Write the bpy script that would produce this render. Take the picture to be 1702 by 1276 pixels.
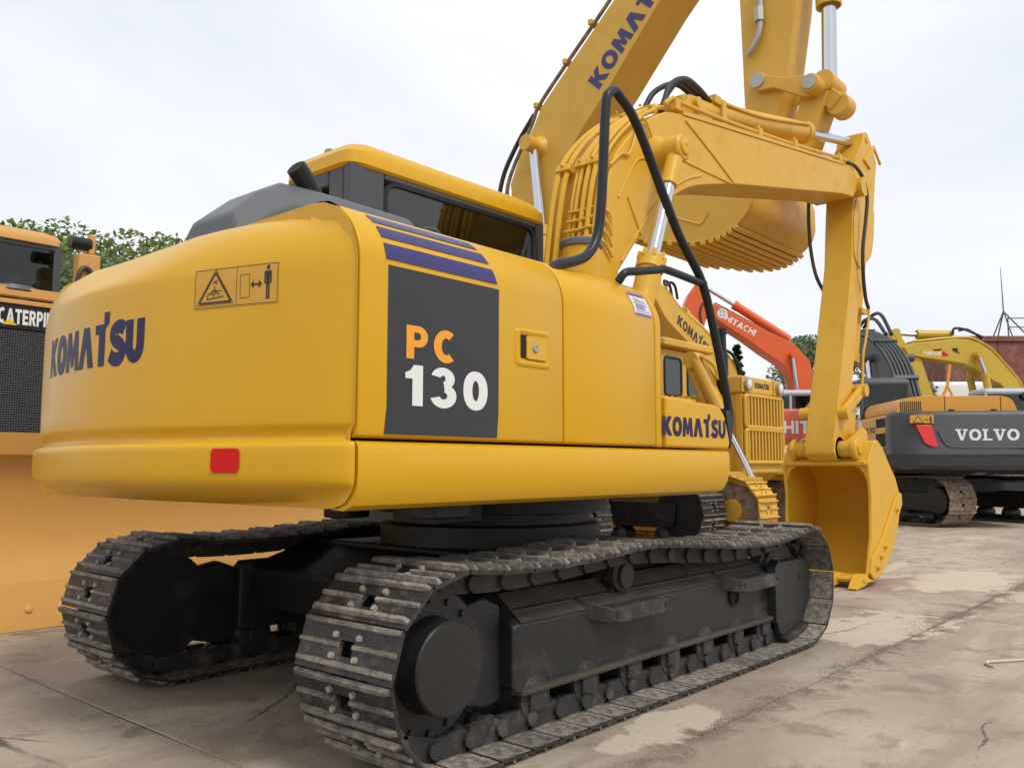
import bpy, bmesh, math, random
from mathutils import Vector, Matrix, noise as mnoise
from mathutils.geometry import tessellate_polygon
R = math.radians
scene = bpy.context.scene
for o in list(bpy.data.objects):
    bpy.data.objects.remove(o)
COL = scene.collection

# ------------------------------------------------------------------ camera
cam_d = bpy.data.cameras.new('camera')
cam = bpy.data.objects.new('camera', cam_d); COL.objects.link(cam)
cam_d.sensor_width = 36.0
cam_d.lens = 30.52
cam_d.clip_start = 0.05
cam_d.clip_end = 2000
YAW, PITCH = R(41.168), R(5.409)
cam.location = (-3.671, -3.370, 1.068)
view = Vector((math.cos(YAW)*math.cos(PITCH), math.sin(YAW)*math.cos(PITCH), math.sin(PITCH)))
cam.rotation_euler = view.to_track_quat('-Z', 'Y').to_euler()
scene.camera = cam

# ------------------------------------------------------------------ sky and sun (overcast)
SUN_EL, SUN_AZ = 52.0, -100.0      # azimuth of the sun measured from +X towards +Y
world = bpy.data.worlds.new('World'); scene.world = world
world.use_nodes = True
wn, wl = world.node_tree.nodes, world.node_tree.links
wn.clear()
w_out = wn.new('ShaderNodeOutputWorld')
w_bg = wn.new('ShaderNodeBackground'); w_bg.inputs['Strength'].default_value = 0.1
w_sky = wn.new('ShaderNodeTexSky'); w_sky.sky_type = 'NISHITA'; w_sky.sun_disc = False
w_sky.sun_elevation = R(SUN_EL); w_sky.sun_rotation = R(90 - SUN_AZ)
w_sky.air_density = 1.0; w_sky.dust_density = 1.5
w_tc = wn.new('ShaderNodeTexCoord')
w_map = wn.new('ShaderNodeMapping'); w_map.inputs['Scale'].default_value = (1.0, 1.0, 2.2)
w_map.inputs['Rotation'].default_value = (0.2, 0.1, 0.7)
w_n = wn.new('ShaderNodeTexNoise'); w_n.inputs['Scale'].default_value = 1.35; w_n.inputs['Detail'].default_value = 7
w_n.inputs['Roughness'].default_value = 0.52; w_n.inputs['Distortion'].default_value = 0.35
w_r = wn.new('ShaderNodeValToRGB')
w_r.color_ramp.elements[0].position = 0.30; w_r.color_ramp.elements[0].color = (6.5, 7.05, 7.85, 1)
w_r.color_ramp.elements[1].position = 0.68; w_r.color_ramp.elements[1].color = (9.6, 9.65, 9.8, 1)
w_mix = wn.new('ShaderNodeMixRGB'); w_mix.inputs['Fac'].default_value = 0.92
wl.new(w_tc.outputs['Generated'], w_map.inputs['Vector']); wl.new(w_map.outputs['Vector'], w_n.inputs['Vector'])
wl.new(w_n.outputs['Fac'], w_r.inputs['Fac'])
wl.new(w_sky.outputs['Color'], w_mix.inputs['Color1']); wl.new(w_r.outputs['Color'], w_mix.inputs['Color2'])
wl.new(w_mix.outputs['Color'], w_bg.inputs['Color']); wl.new(w_bg.outputs['Background'], w_out.inputs['Surface'])

sun_d = bpy.data.lights.new('sun', 'SUN'); sun_d.energy = 1.6; sun_d.angle = R(14); sun_d.color = (1.0, 0.95, 0.88)
sun = bpy.data.objects.new('sun', sun_d); COL.objects.link(sun)
sdir = Vector((math.cos(R(SUN_EL))*math.cos(R(SUN_AZ)), math.cos(R(SUN_EL))*math.sin(R(SUN_AZ)), math.sin(R(SUN_EL))))
sun.rotation_euler = (-sdir).to_track_quat('-Z', 'Y').to_euler()
sun.location = (0, 0, 30)
scene.view_settings.view_transform = 'Standard'
scene.view_settings.look = 'None'
scene.view_settings.exposure = 0.22
scene.view_settings.gamma = 1.0
scene.view_settings.use_curve_mapping = False

# ------------------------------------------------------------------ materials
MATS = {}
def mat(name, col, rough=0.5, metal=0.0, var=0.12, vscale=3.0, bump=0.0, bscale=60.0, coat=0.0, spec=0.5,
        dirt=None, dirt_amt=0.0, dirt_scale=6.0, rand=0.0, emit=None):
    if name in MATS:
        return MATS[name]
    m = bpy.data.materials.new(name); m.use_nodes = True
    nt = m.node_tree; n, l = nt.nodes, nt.links
    b = n['Principled BSDF']
    b.inputs['Roughness'].default_value = rough
    b.inputs['Metallic'].default_value = metal
    b.inputs['Specular IOR Level'].default_value = spec
    b.inputs['Coat Weight'].default_value = coat
    b.inputs['Coat Roughness'].default_value = 0.12
    tc = n.new('ShaderNodeTexCoord')
    nz = n.new('ShaderNodeTexNoise'); nz.inputs['Scale'].default_value = vscale; nz.inputs['Detail'].default_value = 6
    l.new(tc.outputs['Object'], nz.inputs['Vector'])
    mx = n.new('ShaderNodeMixRGB')
    mx.inputs['Color1'].default_value = tuple(c*(1-var) for c in col) + (1,)
    mx.inputs['Color2'].default_value = tuple(min(1, c*(1+var)) for c in col) + (1,)
    l.new(nz.outputs['Fac'], mx.inputs['Fac'])
    out = mx.outputs['Color']
    if dirt:
        n2 = n.new('ShaderNodeTexNoise'); n2.inputs['Scale'].default_value = dirt_scale; n2.inputs['Detail'].default_value = 9
        n2.inputs['Roughness'].default_value = 0.7
        l.new(tc.outputs['Object'], n2.inputs['Vector'])
        rp = n.new('ShaderNodeValToRGB')
        rp.color_ramp.elements[0].position = 0.52 - 0.25*dirt_amt; rp.color_ramp.elements[0].color = (0, 0, 0, 1)
        rp.color_ramp.elements[1].position = 0.72 - 0.2*dirt_amt; rp.color_ramp.elements[1].color = (1, 1, 1, 1)
        l.new(n2.outputs['Fac'], rp.inputs['Fac'])
        m2 = n.new('ShaderNodeMixRGB'); m2.inputs['Color2'].default_value = tuple(dirt) + (1,)
        l.new(rp.outputs['Color'], m2.inputs['Fac']); l.new(out, m2.inputs['Color1'])
        out = m2.outputs['Color']
        mr = n.new('ShaderNodeMapRange'); mr.inputs['To Min'].default_value = rough; mr.inputs['To Max'].default_value = min(1, rough+0.35)
        l.new(rp.outputs['Color'], mr.inputs['Value']); l.new(mr.outputs['Result'], b.inputs['Roughness'])
    if rand:
        oi = n.new('ShaderNodeObjectInfo')
        mr2 = n.new('ShaderNodeMapRange'); mr2.inputs['To Min'].default_value = 1-rand; mr2.inputs['To Max'].default_value = 1+rand
        l.new(oi.outputs['Random'], mr2.inputs['Value'])
        hs = n.new('ShaderNodeHueSaturation'); l.new(mr2.outputs['Result'], hs.inputs['Value']); l.new(out, hs.inputs['Color'])
        out = hs.outputs['Color']
    l.new(out, b.inputs['Base Color'])
    if bump:
        n3 = n.new('ShaderNodeTexNoise'); n3.inputs['Scale'].default_value = bscale; n3.inputs['Detail'].default_value = 4
        l.new(tc.outputs['Object'], n3.inputs['Vector'])
        bp = n.new('ShaderNodeBump'); bp.inputs['Strength'].default_value = bump; bp.inputs['Distance'].default_value = 0.01
        l.new(n3.outputs['Fac'], bp.inputs['Height']); l.new(bp.outputs['Normal'], b.inputs['Normal'])
    MATS[name] = m
    return m

def glass_mat(name, tint, gloss=0.10):
    m = bpy.data.materials.new(name); m.use_nodes = True
    n, l = m.node_tree.nodes, m.node_tree.links
    n.clear()
    o = n.new('ShaderNodeOutputMaterial'); t = n.new('ShaderNodeBsdfTransparent'); t.inputs['Color'].default_value = tint + (1,)
    g = n.new('ShaderNodeBsdfGlossy'); g.inputs['Roughness'].default_value = 0.03
    fr = n.new('ShaderNodeFresnel'); fr.inputs['IOR'].default_value = 1.5
    ad = n.new('ShaderNodeMath'); ad.operation = 'ADD'; ad.inputs[1].default_value = gloss; ad.use_clamp = True
    l.new(fr.outputs['Fac'], ad.inputs[0])
    mx = n.new('ShaderNodeMixShader'); l.new(ad.outputs[0], mx.inputs['Fac'])
    l.new(t.outputs[0], mx.inputs[1]); l.new(g.outputs[0], mx.inputs[2]); l.new(mx.outputs[0], o.inputs['Surface'])
    return m

YEL = mat('yellow_paint', (0.66, 0.362, 0.008), rough=0.34, var=0.03, vscale=1.2, bump=0.03, bscale=7.0, spec=0.36)
YEL_S = mat('yellow_paint_structure', (0.68, 0.385, 0.028), rough=0.42, var=0.06, vscale=4.0, spec=0.4, bump=0.10, bscale=14.0, dirt=(0.60, 0.34, 0.05), dirt_amt=0.0, dirt_scale=5.0)
YEL_B = mat('yellow_paint_worn', (0.68, 0.395, 0.045), rough=0.48, var=0.10, vscale=3.0, dirt=(0.61, 0.35, 0.06), dirt_amt=-0.1, dirt_scale=4.0, bump=0.1, bscale=20)
CATY = mat('tan_yellow_paint', (0.62, 0.325, 0.085), rough=0.45, var=0.06, vscale=1.5, dirt=(0.56, 0.29, 0.075), dirt_amt=-0.05, dirt_scale=2.0)
ORG = mat('orange_red_paint', (0.72, 0.105, 0.014), rough=0.4, var=0.08, coat=0.1)
PINK = mat('faded_red_paint', (0.62, 0.12, 0.07), rough=0.5, var=0.08)
VOLY = mat('amber_paint', (0.66, 0.31, 0.035), rough=0.4, var=0.05, coat=0.1)
SUMY = mat('lemon_yellow_paint', (0.55, 0.37, 0.03), rough=0.42, var=0.08, coat=0.1)
CHAR = mat('charcoal_paint', (0.052, 0.056, 0.064), rough=0.42, var=0.1)
GREYP = mat('grey_paint', (0.10, 0.105, 0.115), rough=0.45, var=0.08)
DGREY = mat('dark_grey_boom_paint', (0.075, 0.078, 0.083), rough=0.5, var=0.12)
SILV = mat('silver_paint', (0.45, 0.47, 0.5), rough=0.4, var=0.05)
WHITE = mat('white_paint', (0.78, 0.78, 0.76), rough=0.45, var=0.03)
BLACK = mat('black_tube_paint', (0.014, 0.016, 0.020), rough=0.36, var=0.2, spec=0.35)
PANEL = mat('black_decal_film', (0.026, 0.027, 0.030), rough=0.42, var=0.1)
BLUE = mat('violet_blue_film', (0.035, 0.03, 0.14), rough=0.34, var=0.1)
NAVY = mat('navy_letter_film', (0.018, 0.013, 0.075), rough=0.45, var=0.15, spec=0.25)
LWHITE = mat('white_letter_film', (0.76, 0.76, 0.74), rough=0.5, var=0.03)
LORANGE = mat('orange_letter_film', (0.85, 0.34, 0.02), rough=0.45, var=0.03)
LBLACK = mat('black_print', (0.02, 0.016, 0.012), rough=0.5, var=0.1)
LBROWN = mat('brown_print', (0.05, 0.025, 0.012), rough=0.5, var=0.1)
RED = mat('red_reflector', (0.62, 0.010, 0.008), rough=0.5, var=0.05, spec=0.2)
LIGHTRED = mat('red_lamp_glass', (0.75, 0.02, 0.02), rough=0.2, var=0.1, coat=0.6)
STEEL = mat('worn_track_steel', (0.042, 0.038, 0.038), rough=0.5, metal=0.3, var=0.45, vscale=14, bump=0.5, bscale=50,
            dirt=(0.20, 0.17, 0.14), dirt_amt=0.04, dirt_scale=9.0, rand=0.35)
GROUS = mat('dusty_grouser_steel', (0.075, 0.066, 0.06), rough=0.65, metal=0.1, var=0.4, vscale=16, bump=0.6, bscale=60,
            dirt=(0.32, 0.275, 0.225), dirt_amt=0.6, dirt_scale=17.0, rand=0.3)
BOLT = mat('dusty_bolt_steel', (0.33, 0.30, 0.26), rough=0.7, var=0.3, vscale=30)
PINF = mat('bare_pin_face', (0.45, 0.44, 0.40), rough=0.55, metal=0.2, var=0.15)
UTOP = mat('undercarriage_dust_film', (0.065, 0.052, 0.038), rough=0.8, var=0.35, vscale=5, bump=0.3, bscale=40, dirt=(0.028, 0.026, 0.024), dirt_amt=0.1, dirt_scale=4)
UNDER = mat('undercarriage_black', (0.016, 0.016, 0.016), rough=0.48, var=0.3, vscale=5, bump=0.25, bscale=40,
            dirt=(0.07, 0.06, 0.05), dirt_amt=-0.2, dirt_scale=4.0)
UDUST = mat('undercarriage_dusty', (0.03, 0.028, 0.026), rough=0.65, var=0.3, vscale=6, bump=0.4, bscale=45,
            dirt=(0.13, 0.105, 0.08), dirt_amt=0.05, dirt_scale=7.0)
CHROME = mat('chrome_rod', (0.62, 0.63, 0.65), rough=0.16, metal=1.0, var=0.05)
PINM = mat('pin_steel', (0.42, 0.40, 0.36), rough=0.45, metal=0.6, var=0.1)
RUBBER = mat('black_rubber_hose', (0.022, 0.022, 0.024), rough=0.55, var=0.2)
BROWNH = mat('brown_rubber_hose', (0.05, 0.035, 0.028), rough=0.5, var=0.2)
DARK = mat('dark_interior', (0.012, 0.012, 0.013), rough=0.8, var=0.2)
CABG = mat('cab_grey_frame', (0.065, 0.068, 0.08), rough=0.5, var=0.08)
CABI = mat('cab_headliner', (0.06, 0.065, 0.06), rough=0.8, var=0.1)
RUSTYT = mat('rusty_brown_steel', (0.16, 0.10, 0.07), rough=0.7, var=0.3, vscale=8, dirt=(0.34, 0.27, 0.2), dirt_amt=0.5, dirt_scale=10)
RUSTB = mat('oxide_red_plate', (0.17, 0.055, 0.045), rough=0.75, var=0.35, vscale=1.2, dirt=(0.26, 0.15, 0.12), dirt_amt=0.35, dirt_scale=3.0)
PAPER = mat('sticker_paper', (0.62, 0.62, 0.66), rough=0.6, var=0.05)
PURPLE = mat('purple_print', (0.16, 0.08, 0.3), rough=0.6, var=0.1)
STKY = mat('yellow_sticker', (0.60, 0.32, 0.03), rough=0.5, var=0.02)
LAMP = mat('headlamp_glass', (0.75, 0.76, 0.75), rough=0.15, var=0.1, coat=0.5)
GLASS = glass_mat('green_tinted_glass', (0.58, 0.74, 0.64), 0.05)
GLASSD = glass_mat('dark_tinted_glass', (0.20, 0.27, 0.26), 0.02)

# ------------------------------------------------------------------ mesh helpers
class MB:
    def __init__(s):
        s.v, s.f, s.m, s.k = [], [], [], 0
    def add(s, verts, faces):
        b = len(s.v); s.v += [tuple(p) for p in verts]
        for f in faces:
            s.f.append([b+i for i in f]); s.m.append(s.k)
        return s
    def box(s, c, d, rot=None):
        x, y, z = d[0]/2, d[1]/2, d[2]/2
        P = [Vector(p) for p in ((-x,-y,-z),(x,-y,-z),(x,y,-z),(-x,y,-z),(-x,-y,z),(x,-y,z),(x,y,z),(-x,y,z))]
        if rot is not None: P = [rot @ p for p in P]
        P = [p + Vector(c) for p in P]
        return s.add(P, [(3,2,1,0),(4,5,6,7),(0,1,5,4),(1,2,6,5),(2,3,7,6),(3,0,4,7)])
    def bb(s, x0, x1, y0, y1, z0, z1):
        return s.box(((x0+x1)/2,(y0+y1)/2,(z0+z1)/2), (abs(x1-x0),abs(y1-y0),abs(z1-z0)))
    def prism(s, poly, a0, a1, axis='y'):
        n = len(poly)
        def mk(p, a):
            if axis == 'y': return (p[0], a, p[1])
            if axis == 'x': return (a, p[0], p[1])
            return (p[0], p[1], a)
        V = [mk(p, a0) for p in poly] + [mk(p, a1) for p in poly]
        F = [list(range(n)), list(range(2*n-1, n-1, -1))] + [[i, (i+1) % n, n+(i+1) % n, n+i] for i in range(n)]
        return s.add(V, F)
    def loft(s, rings, closed=True, caps=True):
        n = len(rings[0]); V = [p for r in rings for p in r]; F = []
        for i in range(len(rings)-1):
            for j in range(n if closed else n-1):
                k = (j+1) % n
                F.append([i*n+j, i*n+k, (i+1)*n+k, (i+1)*n+j])
        if caps and closed:
            F.append(list(range(n))[::-1]); F.append([(len(rings)-1)*n+i for i in range(n)])
        return s.add(V, F)
    def cyl(s, p0, p1, r0, r1=None, n=16):
        p0, p1 = Vector(p0), Vector(p1)
        if r1 is None: r1 = r0
        d = (p1-p0).normalized(); a = d.orthogonal().normalized(); b = d.cross(a)
        ring = lambda c, r: [c + a*(r*math.cos(2*math.pi*i/n)) + b*(r*math.sin(2*math.pi*i/n)) for i in range(n)]
        return s.loft([ring(p0, r0), ring(p1, r1)])
    def lathe(s, prof, o, ax, n=24):
        o, d = Vector(o), Vector(ax).normalized(); a = d.orthogonal().normalized(); b = d.cross(a)
        return s.loft([[o + d*h + a*(r*math.cos(2*math.pi*i/n)) + b*(r*math.sin(2*math.pi*i/n)) for i in range(n)] for r, h in prof])
    def tube(s, pts, r, n=8):
        P = [Vector(p) for p in pts]; rings = []
        t = (P[1]-P[0]).normalized(); a = t.orthogonal().normalized()
        for i, p in enumerate(P):
            if i == 0: t = (P[1]-P[0]).normalized()
            elif i == len(P)-1: t = (P[-1]-P[-2]).normalized()
            else: t = ((P[i+1]-p).normalized() + (p-P[i-1]).normalized()).normalized()
            a = (a - t*a.dot(t)).normalized(); b = t.cross(a)
            rr = r[i] if isinstance(r, (list, tuple)) else r
            rings.append([p + a*(rr*math.cos(2*math.pi*j/n)) + b*(rr*math.sin(2*math.pi*j/n)) for j in range(n)])
        return s.loft(rings)
    def mesh(s, name, mats, smooth=True, sharp=38, weld=0.0):
        me = bpy.data.meshes.new(name); me.from_pydata(s.v, [], s.f)
        if not isinstance(mats, (list, tuple)): mats = [mats]
        for m in mats: me.materials.append(m)
        me.polygons.foreach_set('material_index', s.m)
        bm = bmesh.new(); bm.from_mesh(me)
        if weld: bmesh.ops.remove_doubles(bm, verts=bm.verts, dist=weld)
        bmesh.ops.recalc_face_normals(bm, faces=bm.faces)
        bm.to_mesh(me); bm.free()
        if smooth:
            me.polygons.foreach_set('use_smooth', [True]*len(me.polygons))
            me.set_sharp_from_angle(angle=R(sharp))
        me.update()
        return me
    def build(s, name, mats, parent=None, bevel=0.0, seg=2, smooth=True, sharp=38, weld=0.0):
        o = bpy.data.objects.new(name, s.mesh(name, mats, smooth, sharp, weld)); COL.objects.link(o)
        if parent: o.parent = parent
        if bevel:
            b = o.modifiers.new('bevel', 'BEVEL'); b.width = bevel; b.segments = seg; b.limit_method = 'ANGLE'
            b.angle_limit = R(32); b.harden_normals = True; b.use_clamp_overlap = True
        return o

def tag(o, label=None, cat=None, group=None, kind=None):
    if label: o['label'] = label
    if cat: o['category'] = cat
    if group: o['group'] = group
    if kind: o['kind'] = kind
    return o
def thing(name, label, cat, loc=(0, 0, 0), rz=0.0, group=None, kind=None):
    o = bpy.data.objects.new(name, None); COL.objects.link(o)
    o.location = loc; o.rotation_euler = (0, 0, rz); o.empty_display_size = 0.3
    return tag(o, label, cat, group, kind)
def smoothpts(pts, n=6, closed=False):
    """Catmull-Rom through the points"""
    P = [Vector(p) for p in pts]; out = []
    N = len(P)
    for i in range(N if closed else N-1):
        p0 = P[(i-1) % N] if closed or i > 0 else P[i]*2-P[i+1]
        p1, p2 = P[i], P[(i+1) % N]
        p3 = P[(i+2) % N] if closed or i+2 < N else P[i+1]*2-P[i]
        for k in range(n):
            t = k/n
            out.append(0.5*((2*p1)+(p2-p0)*t+(2*p0-5*p1+4*p2-p3)*t*t+(3*p1-p0-3*p2+p3)*t**3))
    if not closed: out.append(P[-1])
    return out
def roundpoly(pts, r, n=4):
    """round every corner of a closed 2D polygon (r: number or list)"""
    out = []; N = len(pts)
    for i in range(N):
        p = Vector(pts[i]); a = Vector(pts[i-1]); b = Vector(pts[(i+1) % N])
        rr = r[i] if isinstance(r, (list, tuple)) else r
        if rr <= 0: out.append(tuple(p)); continue
        da, db = (a-p), (b-p)
        rr = min(rr, da.length*0.48, db.length*0.48)
        pa, pb = p+da.normalized()*rr, p+db.normalized()*rr
        for k in range(n+1):
            t = k/n
            q = pa*(1-t)**2 + p*2*t*(1-t) + pb*t*t
            out.append(tuple(q))
    return out

# ------------------------------------------------------------------ lettering
def ell(cx, cy, rx, ry, a0=0, a1=360, n=24, p=1.0):
    out = []
    for i in range(n+1 if a1-a0 < 360 else n):
        t = R(a0+(a1-a0)*i/n); c, s_ = math.cos(t), math.sin(t)
        out.append((cx+rx*math.copysign(abs(c)**p, c), cy+ry*math.copysign(abs(s_)**p, s_)))
    return out
def ribbon(c, h):
    c = [Vector(p) for p in c]; L, Q = [], []
    for i, p in enumerate(c):
        t = (c[min(i+1, len(c)-1)]-c[max(i-1, 0)]).normalized(); n = Vector((-t.y, t.x))
        L.append(tuple(p+n*h)); Q.append(tuple(p-n*h))
    return L+Q[::-1]
def arcring(cx, cy, rx, ry, ix, iy, a0, a1, n=20):
    return ell(cx, cy, rx, ry, a0, a1, n) + ell(cx, cy, ix, iy, a0, a1, n)[::-1]
def rc(x0, y0, x1, y1): return [(x0, y0), (x1, y0), (x1, y1), (x0, y1)]
S_PATH = [tuple(p) for p in smoothpts([(.70,.80),(.60,.87),(.42,.88),(.22,.80),(.19,.68),(.30,.57),(.46,.50),(.61,.40),(.64,.27),(.52,.14),(.34,.12),(.18,.17),(.06,.25)], 4)]
def glyph(ch, st=0.26):
    """-> advance width, list of [outer, hole...] in units of the cap height"""
    s = st
    if ch == 'K': return .98, [[[(0,0),(0,1),(.33,1),(.33,.66),(.58,1),(.97,1),(.60,.54),(1.0,0),(.62,0),(.33,.42),(.33,0)]]]
    if ch == 'O' or ch == '0':
        w = .98 if ch == 'O' else .80
        return w, [[ell(w/2,.5,w/2,.515,p=.9), ell(w/2,.5,w/2-s*1.02,.515-s*.86)]]
    if ch == 'M': return 1.12, [[[(0,0),(.10,1),(.40,1),(.56,.52),(.72,1),(1.02,1),(1.12,0),(.81,0),(.77,.50),(.66,.10),(.46,.10),(.35,.50),(.31,0)]]]
    if ch == 'W': return 1.1, [[[(0,0),(.32,1),(.72,1),(1.04,0),(.70,0),(.52,.56),(.34,0)]]]     # bar-less A
    if ch == 'A': return .98, [[[(0,0),(.35,1),(.63,1),(.98,0),(.70,0),(.645,.18),(.335,.18),(.28,0)], [(.40,.38),(.58,.38),(.49,.70)]]]
    if ch == 'T': return .80, [[[(.27,0),(.27,1-s*.86),(0,1-s*.86),(0,1),(.80,1),(.80,1-s*.86),(.54,1-s*.86),(.54,0)]]]
    if ch == '+': return .76, [[[(.22,0),(.22,.77),(0,.77),(0,1),(.48,1),(.48,1.28),(.76,1.28),(.76,1.0),(.56,.90),(.56,0)]]]  # raised T
    if ch == 'S': return .84, [[ribbon([(x*1.1, y) for x, y in S_PATH], s*.48)]]
    if ch == 'U': return .86, [[[(0,1)]+ell(.43,.42,.43,.435,180,360,16)+[(.86,1),(.86-s,1)]+ell(.43,.42,.43-s,.435-s*.86,0,-180,16)+[(s,1)]]]
    if ch == 'P': return .76, [[[(0,0),(0,1),(.42,1)]+ell(.42,.68,.34,.32,90,-90,12)+[(.27,.36),(.27,0)], [(.27,.80),(.27,.57)]+ell(.40,.685,.11,.115,-90,90,8)]]
    if ch == 'R': return .82, [[[(0,0),(0,1),(.42,1)]+ell(.42,.69,.36,.31,90,-60,12)+[(.82,0),(.52,0),(.34,.38),(.27,.38),(.27,0)], [(.27,.80),(.27,.58)]+ell(.42,.69,.11,.11,-90,90,8)]]
    if ch == 'C': return .84, [[arcring(.46,.5,.46,.515,.46-s,.515-s*.86,52,308)]]
    if ch == 'G': return .84, [[ell(.44,.5,.44,.515,48,300,20)+ell(.44,.5,.44-s,.515-s*.86,48,300,20)[::-1]]]
    if ch == 'E': return .72, [[[(0,0),(0,1),(.70,1),(.70,.78),(.27,.78),(.27,.61),(.64,.61),(.64,.40),(.27,.40),(.27,.22),(.72,.22),(.72,0)]]]
    if ch == 'I': return s*1.05, [[rc(0,0,s*1.05,1)]]
    if ch == 'L': return .66, [[[(0,0),(0,1),(.27,1),(.27,.23),(.66,.23),(.66,0)]]]
    if ch == 'H': return .86, [[[(0,0),(0,1),(s,1),(s,.61),(.86-s,.61),(.86-s,1),(.86,1),(.86,0),(.86-s,0),(.86-s,.39),(s,.39),(s,0)]]]
    if ch == '1': return .52, [[[(.20,0),(.20,.66),(0,.66),(0,.80),(.14,.86),(.24,1),(.50,1),(.50,0)]]]
    if ch == '3': return .78, [[arcring(.36,.735,.36,.28,.36-s,.28-s*.7,165,-82)], [arcring(.38,.30,.40,.315,.40-s,.315-s*.78,80,-165)]]
    if ch == 'v': return 1.02, [[[(.10,.90),(.40,0),(.62,0),(.92,.90),(.74,.90),(.55,.30),(.36,.90)]], [rc(0,.87,.48,1)], [rc(.62,.87,1.02,1)]]
    if ch == 'l': return .80, [[[(.12,.06),(.12,.94),(.36,.94),(.36,.15),(.80,.15),(.80,0),(0,0),(0,.13),(.12,.13)]], [rc(0,.87,.50,1)]]
    if ch == ' ': return .4, []
    return .5, [[rc(0,0,.4,1)]]
def lettering(name, text, h, mapper, material, parent, gap=0.09, st=0.26, xs=1.0, cut=0.0, slant=0.0):
    """mapper(u, v, lift) -> world/local point; u, v in metres from the word's lower-left corner"""
    bm = bmesh.new(); x = 0.0; piece = 0
    for ch in text:
        w, polys = glyph(ch, st)
        for pl in polys:
            piece += 1
            rings = [[Vector(((x+p[0]*xs+slant*p[1])*h, p[1]*h, 0)) for p in ring] for ring in pl]
            tris = tessellate_polygon(rings)
            flat = [p for r_ in rings for p in r_]
            vs = [bm.verts.new((p.x, p.y, 0.0003*(piece % 3))) for p in flat]
            for t in tris:
                try: bm.faces.new([vs[i] for i in t])
                except ValueError: pass
        x += w*xs+gap
    width = (x-gap)*h
    if cut:
        for k in range(1, int(width/cut)+1):
            bmesh.ops.bisect_plane(bm, geom=bm.verts[:]+bm.edges[:]+bm.faces[:], plane_co=(k*cut, 0, 0), plane_no=(1, 0, 0))
        for k in range(0, int(1.4*h/cut)+1):
            bmesh.ops.bisect_plane(bm, geom=bm.verts[:]+bm.edges[:]+bm.faces[:], plane_co=(0, k*cut, 0), plane_no=(0, 1, 0))
    for v in bm.verts:
        v.co = Vector(mapper(v.co.x, v.co.y, 0.0009+v.co.z))
    me = bpy.data.meshes.new(name); bm.to_mesh(me); bm.free(); me.materials.append(material)
    o = bpy.data.objects.new(name, me); COL.objects.link(o); o.parent = parent
    return o
def textwidth(text, h, gap=0.09, st=0.26, xs=1.0):
    return (sum(glyph(c, st)[0]*xs+gap for c in text)-gap)*h
def flatmap(o, u, v):
    o, u, v = Vector(o), Vector(u).normalized(), Vector(v).normalized(); n = u.cross(v)
    return lambda a, b, l: o+u*a+v*b+n*l
def decal(name, poly, mapper, material, parent, lift=0.0):
    """flat printed patch given as (u, v) outline"""
    bm = bmesh.new()
    bm.faces.new([bm.verts.new(Vector(mapper(p[0], p[1], 0.0008+lift))) for p in poly])
    me = bpy.data.meshes.new(name); bm.to_mesh(me); bm.free(); me.materials.append(material)
    o = bpy.data.objects.new(name, me); COL.objects.link(o); o.parent = parent
    return o

# ------------------------------------------------------------------ crawler track
def shoe_mesh(pitch, width, grouser=0.03, holes=True, mats=None):
    m = MB(); p = pitch*0.474; w = width/2; t = 0.012
    hx, hy = 0.026, 0.034
    m.k = 0
    if holes:
        m.bb(-p, -hx, -w, w, 0, t); m.bb(hx, p, -w, w, 0, t)
        m.bb(-hx, hx, -w, -hy, 0, t); m.bb(-hx, hx, hy, w, 0, t)
    else:
        m.bb(-p, p, -w, w, 0, t)
    m.k = 1
    for gx, gh, gw in ((-p*0.93, grouser, .009), (-p*.10, grouser*0.75, .008), (p*0.66, grouser, .009)):
        ends = .012
        rows = []
        for (yy, sc) in ((-w+.002, .55), (-w+ends*1.6, 1.0), (w-ends*1.6, 1.0), (w-.002, .55)):
            rows.append([(gx-gw*1.25, yy, t-.002), (gx-gw*.75, yy, gh*sc), (gx+gw*.75, yy, gh*sc), (gx+gw*1.25, yy, t-.002)])
        if holes and abs(gx) < .02:
            for (a, b) in ((-w+.002, -hy-.004), (hy+.004, w-.002)):
                m.loft([[(gx-gw*1.25, yy, t-.002), (gx-gw*.75, yy, gh), (gx+gw*.75, yy, gh), (gx+gw*1.25, yy, t-.002)] for yy in (a, b)])
        else:
            m.loft(rows)
    for a, b, c, d in ((-p*.97, -hx-.002, -w+.004, w-.004), (hx+.002, p*.97, -w+.004, w-.004), (-hx-.002, hx+.002, -w+.004, -hy-.002), (-hx-.002, hx+.002, hy+.002, w-.004)): m.bb(a, b, c, d, -.0025, -.0005)
    m.k = 2
    if holes:
        for bx in (-p*.48, p*.36):
            for by in (-.062, .062):
                m.cyl((bx, by, t-.001), (bx, by, t+.013), .0125, .011, 6)
    return m.mesh('track_shoe', mats or [STEEL, GROUS, BOLT], sharp=30)
def sample_loop(path, n):
    P = [Vector(p) for p in path]; N = len(P)
    L = [0.0]
    for i in range(N): L.append(L[-1]+(P[(i+1) % N]-P[i]).length)
    out = []; j = 0
    for i in range(n):
        d = L[-1]*i/n
        while L[j+1] < d: j += 1
        t = (d-L[j])/(L[j+1]-L[j]); out.append(P[j].lerp(P[(j+1) % N], t))
    return out, L[-1]
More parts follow.
